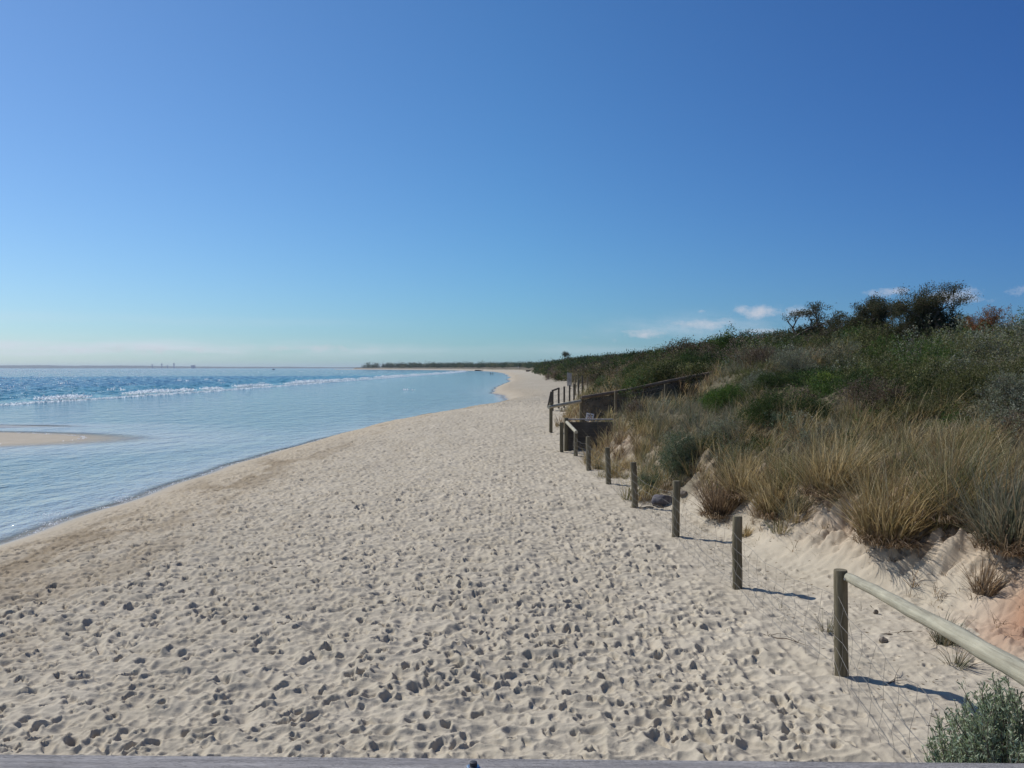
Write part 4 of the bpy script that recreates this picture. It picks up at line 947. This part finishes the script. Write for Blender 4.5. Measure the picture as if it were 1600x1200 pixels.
# ------------------------------------------------------------------ far things
def far_land():
    g = np.random.default_rng(8); n = 220; V = []; Fq = []
    X = np.linspace(-9500, -300, n); prof = 14 + 26 * (fbm(X / 1500, X * 0, 3, 2) + .35) + 4 * fbm(X / 120, X * 0 + 3, 2, 5)
    prof = prof * sstep(-300, -2200, X) + 2
    for i, x in enumerate(X):
        for (dy, k) in ((0, -.3), (120, .55), (400, 1), (900, .9), (1500, -.3)): V.append((x, 9800 + dy + .10 * (x + 5000), prof[i] * k))
    for i in range(n - 1):
        for q in range(4): Fq.append((i * 5 + q, (i + 1) * 5 + q, (i + 1) * 5 + q + 1, i * 5 + q + 1))
    o = link('far_hills', mesh_np('far_hills', np.array(V), np.array(Fq)), MAT['land']); tag(o, 'low far shore on the horizon across the bay', kind='structure')
far_land()
m = None
for i, (px, top, lab) in enumerate([(238, 569.5, 'leftmost thin tower on the far horizon'), (253, 568.2, 'second tall thin tower from the left on the far horizon'), (262, 571, 'short tower between the two tallest on the far horizon'), (272, 567.5, 'tallest thin tower on the far horizon'), (302, 571, 'squat block furthest right on the far horizon')]):
    y = 9700; x = (px - 800) / 1386 * y; H = 3 + (575 - top) / 1386 * y + 2
    o = empty('tower', (x, y, 0), lab, 'tower'); w = 9 if i < 4 else 34
    mm = MB(); mm.box((0, 0, H * .45), (w, w, H * .9)); mm.build('shaft', MAT['concrete'], o); mm = MB(); mm.box((0, 0, H * .95), (w * 1.4, w * 1.2, H * .1)); mm.build('head', MAT['concrete'], o)
# speedboat
def boat():
    y = 1750; x = (427.5 - 800) / 1386 * y; o = empty('motor_boat', (x, y, -.75), 'small white motor boat far out on the bay', 'boat')
    st = [(-3.4, .95, .0, 1.15), (-1.5, 1.05, -.05, 1.1), (.8, 1.0, -.05, 1.2), (2.4, .6, .1, 1.4), (3.5, .06, .7, 1.6)]; V = []; Fc = []
    for (sx_, w, k, dk) in st: V += [(sx_, -w, dk), (sx_, -w * .8, .4 + k), (sx_, 0, k), (sx_, w * .8, .4 + k), (sx_, w, dk)]
    for i in range(4):
        for q in range(4): Fc.append((i * 5 + q, (i + 1) * 5 + q, (i + 1) * 5 + q + 1, i * 5 + q + 1))
        Fc.append((i * 5 + 4, (i + 1) * 5 + 4, (i + 1) * 5, i * 5))
    Fc.append((0, 1, 2, 3, 4)); m = MB(); m.add(V, Fc); m.build('hull', MAT['white'], o)
    m = MB(); m.box((-.2, 0, 1.75), (2.4, 1.5, 1.1)); m.build('cabin', MAT['white'], o, bevel=.15); m = MB(); m.box((.3, 0, 1.95), (1.5, 1.53, .42)); m.build('window', MAT['glass'], o)
boat()
# two bathers wading
def person(x, y, z, label, rz, arm):
    o = empty('person', (x, y, z), label, 'person', None, rz)
    J = dict(pel=(0, 0, .95), wa=(0, 0, 1.12), ch=(0, -.01, 1.35), nk=(0, 0, 1.5), hd=(0, -.01, 1.63), ht=(0, 0, 1.74), sl=(-.19, 0, 1.43), sr=(.19, 0, 1.43), el=(-.27, .03, 1.15), er=(.27, .03, 1.15 + arm), wl=(-.26, -.1, .92), wr=(.3, -.15, .92 + arm * 2),
             hl=(-.26, -.13, .83), hr=(.3, -.2, .84 + arm * 2), pl=(-.1, 0, .9), pr=(.1, 0, .9), kl=(-.11, -.03, .5), kr=(.12, .03, .5), al=(-.11, .02, .09), ar=(.12, .08, .09), fl=(-.12, -.15, .03), fr=(.13, -.09, .03))
    E = [('pel', 'wa'), ('wa', 'ch'), ('ch', 'nk'), ('nk', 'hd'), ('hd', 'ht'), ('ch', 'sl'), ('ch', 'sr'), ('sl', 'el'), ('sr', 'er'), ('el', 'wl'), ('er', 'wr'), ('wl', 'hl'), ('wr', 'hr'), ('pel', 'pl'), ('pel', 'pr'), ('pl', 'kl'), ('pr', 'kr'), ('kl', 'al'), ('kr', 'ar'), ('al', 'fl'), ('ar', 'fr')]
    Rr = dict(pel=.14, wa=.12, ch=.15, nk=.055, hd=.095, ht=.06, sl=.06, sr=.06, el=.042, er=.042, wl=.03, wr=.03, hl=.03, hr=.03, pl=.09, pr=.09, kl=.06, kr=.06, al=.042, ar=.042, fl=.035, fr=.035)
    names = list(J); me = bpy.data.meshes.new('body'); me.from_pydata([J[n] for n in names], [(names.index(a), names.index(b)) for a, b in E], [])
    b = link('body', me, MAT['darkcloth'], o); sk = b.modifiers.new('skin', 'SKIN'); 
    for i, n in enumerate(names): me.skin_vertices[0].data[i].radius = (Rr[n], Rr[n]); me.skin_vertices[0].data[i].use_root = (n == 'pel')
    b.modifiers.new('sub', 'SUBSURF').levels = 1
    m = MB(); m.tube([(0, .02, 1.6), (0, .015, 1.7), (0, .0, 1.765), (0, 0, 1.78)], [.1, .105, .07, .02], 8); m.build('hair', MAT['ink'], o, True)
for (px, lab, rz, arm) in ((766.6, 'left of the two bathers standing thigh-deep in the shallows far up the beach', .4, .05), (769.9, 'right of the two bathers standing thigh-deep in the shallows far up the beach', -.5, .0)):
    y = 500; x = (px - 800) / 1386 * y; person(x, y, -1.15, lab, rz, arm)
# groyne, hut and masts
gy = 1085; gx = (748.5 - 800) / 1386 * gy; o = empty('groyne', (gx, gy, -.6), 'dark low timber groyne jutting into the water at the bay head', 'groyne')
m = MB(); m.box((0, 0, .7), (10.5, .5, 1.2)); m.build('planking', MAT['timber'], o)
for k in range(6):
    m = MB(); m.tube([(-4.8 + k * 1.9, -.4, -.4), (-4.8 + k * 1.9, -.4, 1.6)], .18, 7); m.build('pile', MAT['timber'], o)
hy = 600; hx = (825.5 - 800) / 1386 * hy; o = empty('beach_shelter', (hx, hy, hz(hx, hy)), 'low brown shelter at the back of the far beach', 'shelter')
m = MB(); m.box((0, 0, .45), (3.2, 1.8, .9)); m.build('wall', MAT['stick'], o); m = MB(); m.box((0, 0, .97), (3.6, 2.2, .12), rx=R(4)); m.build('roof', MAT['timber'], o)
for (px, top, y, lab) in ((809.8, 564, 980, 'thin mast rising above the far trees'),):
    x = (px - 800) / 1386 * y; z = hz(x, y); zt = 3 + (575 - top) / 1386 * y; o = empty('mast', (x, y, z), lab, 'mast'); m = MB(); m.tube([(0, 0, -.3), (0, 0, zt - z)], [.22, .12], 8); m.build('pole', MAT['concrete'], o, True)
    m = MB(); m.box((0, 0, zt - z - .8), (1.8, .1, .1)); m.build('crossarm', MAT['concrete'], o)

# ------------------------------------------------------------------ rocks, sticks and litter on the sand
def rock(px, py, w, h, mat, label, seed, name='rock'):
    g = np.random.default_rng(seed); x, y, z = at(px, py); import bmesh
    bm = bmesh.new(); bmesh.ops.create_icosphere(bm, subdivisions=3, radius=1); ph = g.uniform(0, 9, 6)
    wx = w / 2 / 1386 * y; wz = h / 1386 * y
    pl_ = g.normal(0, 1, (9, 3)); pl_ /= np.linalg.norm(pl_, axis=1)[:, None]
    for v in bm.verts:
        c = np.array(v.co); 
        for p in pl_:
            dd = c @ p - .72
            if dd > 0: c = c - p * dd
        c *= 1 + .06 * math.sin(c[0] * 7 + ph[0]) * math.sin(c[1] * 6 + ph[1]); v.co = (c[0] * wx * 1.15, c[1] * wx * .8, c[2] * wz * .72 + wz * .25)
    me = bpy.data.meshes.new(name); bm.to_mesh(me); bm.free(); o = link(name, me, mat); o.location = (x, y, z); o.rotation_euler = (0, 0, g.uniform(-.4, .4))
    return tag(o, label, 'rock')
rock(1036, 790, 34, 20, MAT['rock'], 'dark grey rock lying between two posts of the wire fence', 4)
rock(1068, 776, 15, 9, MAT['stone'], 'small brown stone just right of the dark grey rock', 5)
rock(1384, 1006, 15, 9, MAT['stone'], 'small dark stone on the white sand right of the front post', 6)
rock(1371, 960, 8, 6, MAT['stone'], 'tiny stone behind the front post and above the small dark stone', 7)
def stick(px, py, L_, ang, label, seed, r=.012, lift=.02, branches=0):
    rd = random.Random(seed); x, y, z = at(px, py); o = empty('driftwood_stick', (x, y, z + r * .6), label, 'stick'); m = MB(); pts = []
    for i in range(6):
        t = i / 5 - .5; X = math.cos(ang) * L_ * t; Y = math.sin(ang) * L_ * t; pts.append((X, Y, hz(x + X, y + Y) - z + lift * rd.random() + rd.gauss(0, .008)))
    m.tube(pts, [r * q for q in (.5, .9, 1, .9, .7, .3)], 6); m.build('wood', MAT['stick'], o, True)
    if branches:
        for k in range(branches):
            m = MB(); p = Vector(pts[rd.randint(1, 4)]); q = p + Vector((rd.gauss(0, .2), rd.gauss(0, .2), rd.uniform(.02, .12))); m.tube([p, (p + q) / 2 + Vector((0, 0, .02)), q], [r * .5, r * .4, r * .15], 5)
            m.build('twig', MAT['stick'], o, True)
stick(1225, 1003, .62, -.9, 'branching twig caught at the foot of the netting left of the front post', 1, .007, .03, 5)
stick(1018, 795, .9, .1, 'dark bent stick lying left of the dark grey rock', 2, .014, .03, 4)
stick(965, 731, .35, .3, 'short stick on the sand right of the fifth and sixth posts', 3, .02)
stick(1410, 993, .55, .15, 'dry straw-coloured stick on the white sand under the pale rail', 4, .007, .02, 2)
stick(1395, 1072, .22, .7, 'small twig in the shadow of the front post', 5, .006, .02, 3)
stick(452, 888, .55, .2, 'dark stick lying alone on the trampled sand far left', 6, .014)
# dry weed and small debris scattered on the sand behind the fence and along the strand line
def debris():
    g = np.random.default_rng(91); P = []; 
    for i in range(4600):
        if i >= 2600: y = g.uniform(7.5, 20); x = float(np.interp(y, _du[:, 0], _du[:, 1])) + g.uniform(.3, 3.2)
        elif i < 1500: y = g.uniform(6, 30); x = float(np.interp(y, [4, 8.5, 15, 22, 30], [2.9, 3.2, 2.85, 2.43, 2.0])) + abs(g.normal(0, 1)) * 1.1 + .1
        else:
            y = g.uniform(14, 60); x = float(np.interp(y, _sh[:, 0], _sh[:, 1])) + 2.3 + g.normal(0, .7)
            if fbm(np.array([x * .8]), np.array([y * .3]), 2, 1)[0] < .02: continue
        P.append((x, y, 0))
    P = np.array(P); P[:, 2] = height(P[:, 0], P[:, 1]) + detail(P[:, 0], P[:, 1]) + .004
    n = len(P); D = g.normal(0, 1, (n, 3)); D[:, 2] *= .12
    V, Fq, C = leaves(P, D, .05, 'dead', g, 5)
    V3, F3, C3 = blades(P[-1900:][g.permutation(1900)[:420]], 12, .28, .12, 'dead', g, .004, (.0, -.5), 1.6, 3)
    V2, F2, C2 = blades(P[g.permutation(1400)[:110]], 7, .14, .08, 'greygrass', g, .004, (.1, 0), .8, 3)
    V, Fq, C = join([(V, Fq, C * .7), (V2, F2, C2), (V3, F3, C3)])
    tag(link('beach_debris', mesh_np('beach_debris', V, Fq, C, False), MAT['grass']), 'bits of dry weed and twigs scattered on the sand', 'debris', kind='stuff')
debris()

# ------------------------------------------------------------------ air
def haze():
    m = bpy.data.materials.new('haze'); m.use_nodes = True; nt = m.node_tree; nt.nodes.clear()
    out = nt.nodes.new('ShaderNodeOutputMaterial'); v = nt.nodes.new('ShaderNodeVolumePrincipled')
    v.inputs['Color'].default_value = (.80, .88, 1.0, 1); v.inputs['Density'].default_value = HAZE; v.inputs['Anisotropy'].default_value = 0.2
    nt.links.new(v.outputs[0], out.inputs['Volume'])
    mb = MB(); mb.box((0, 0, 12), (31000, 31000, 90)); o = mb.build('haze', m); tag(o, 'faint sea haze fading the far shore', kind='stuff')
HAZE = 6e-5
haze()
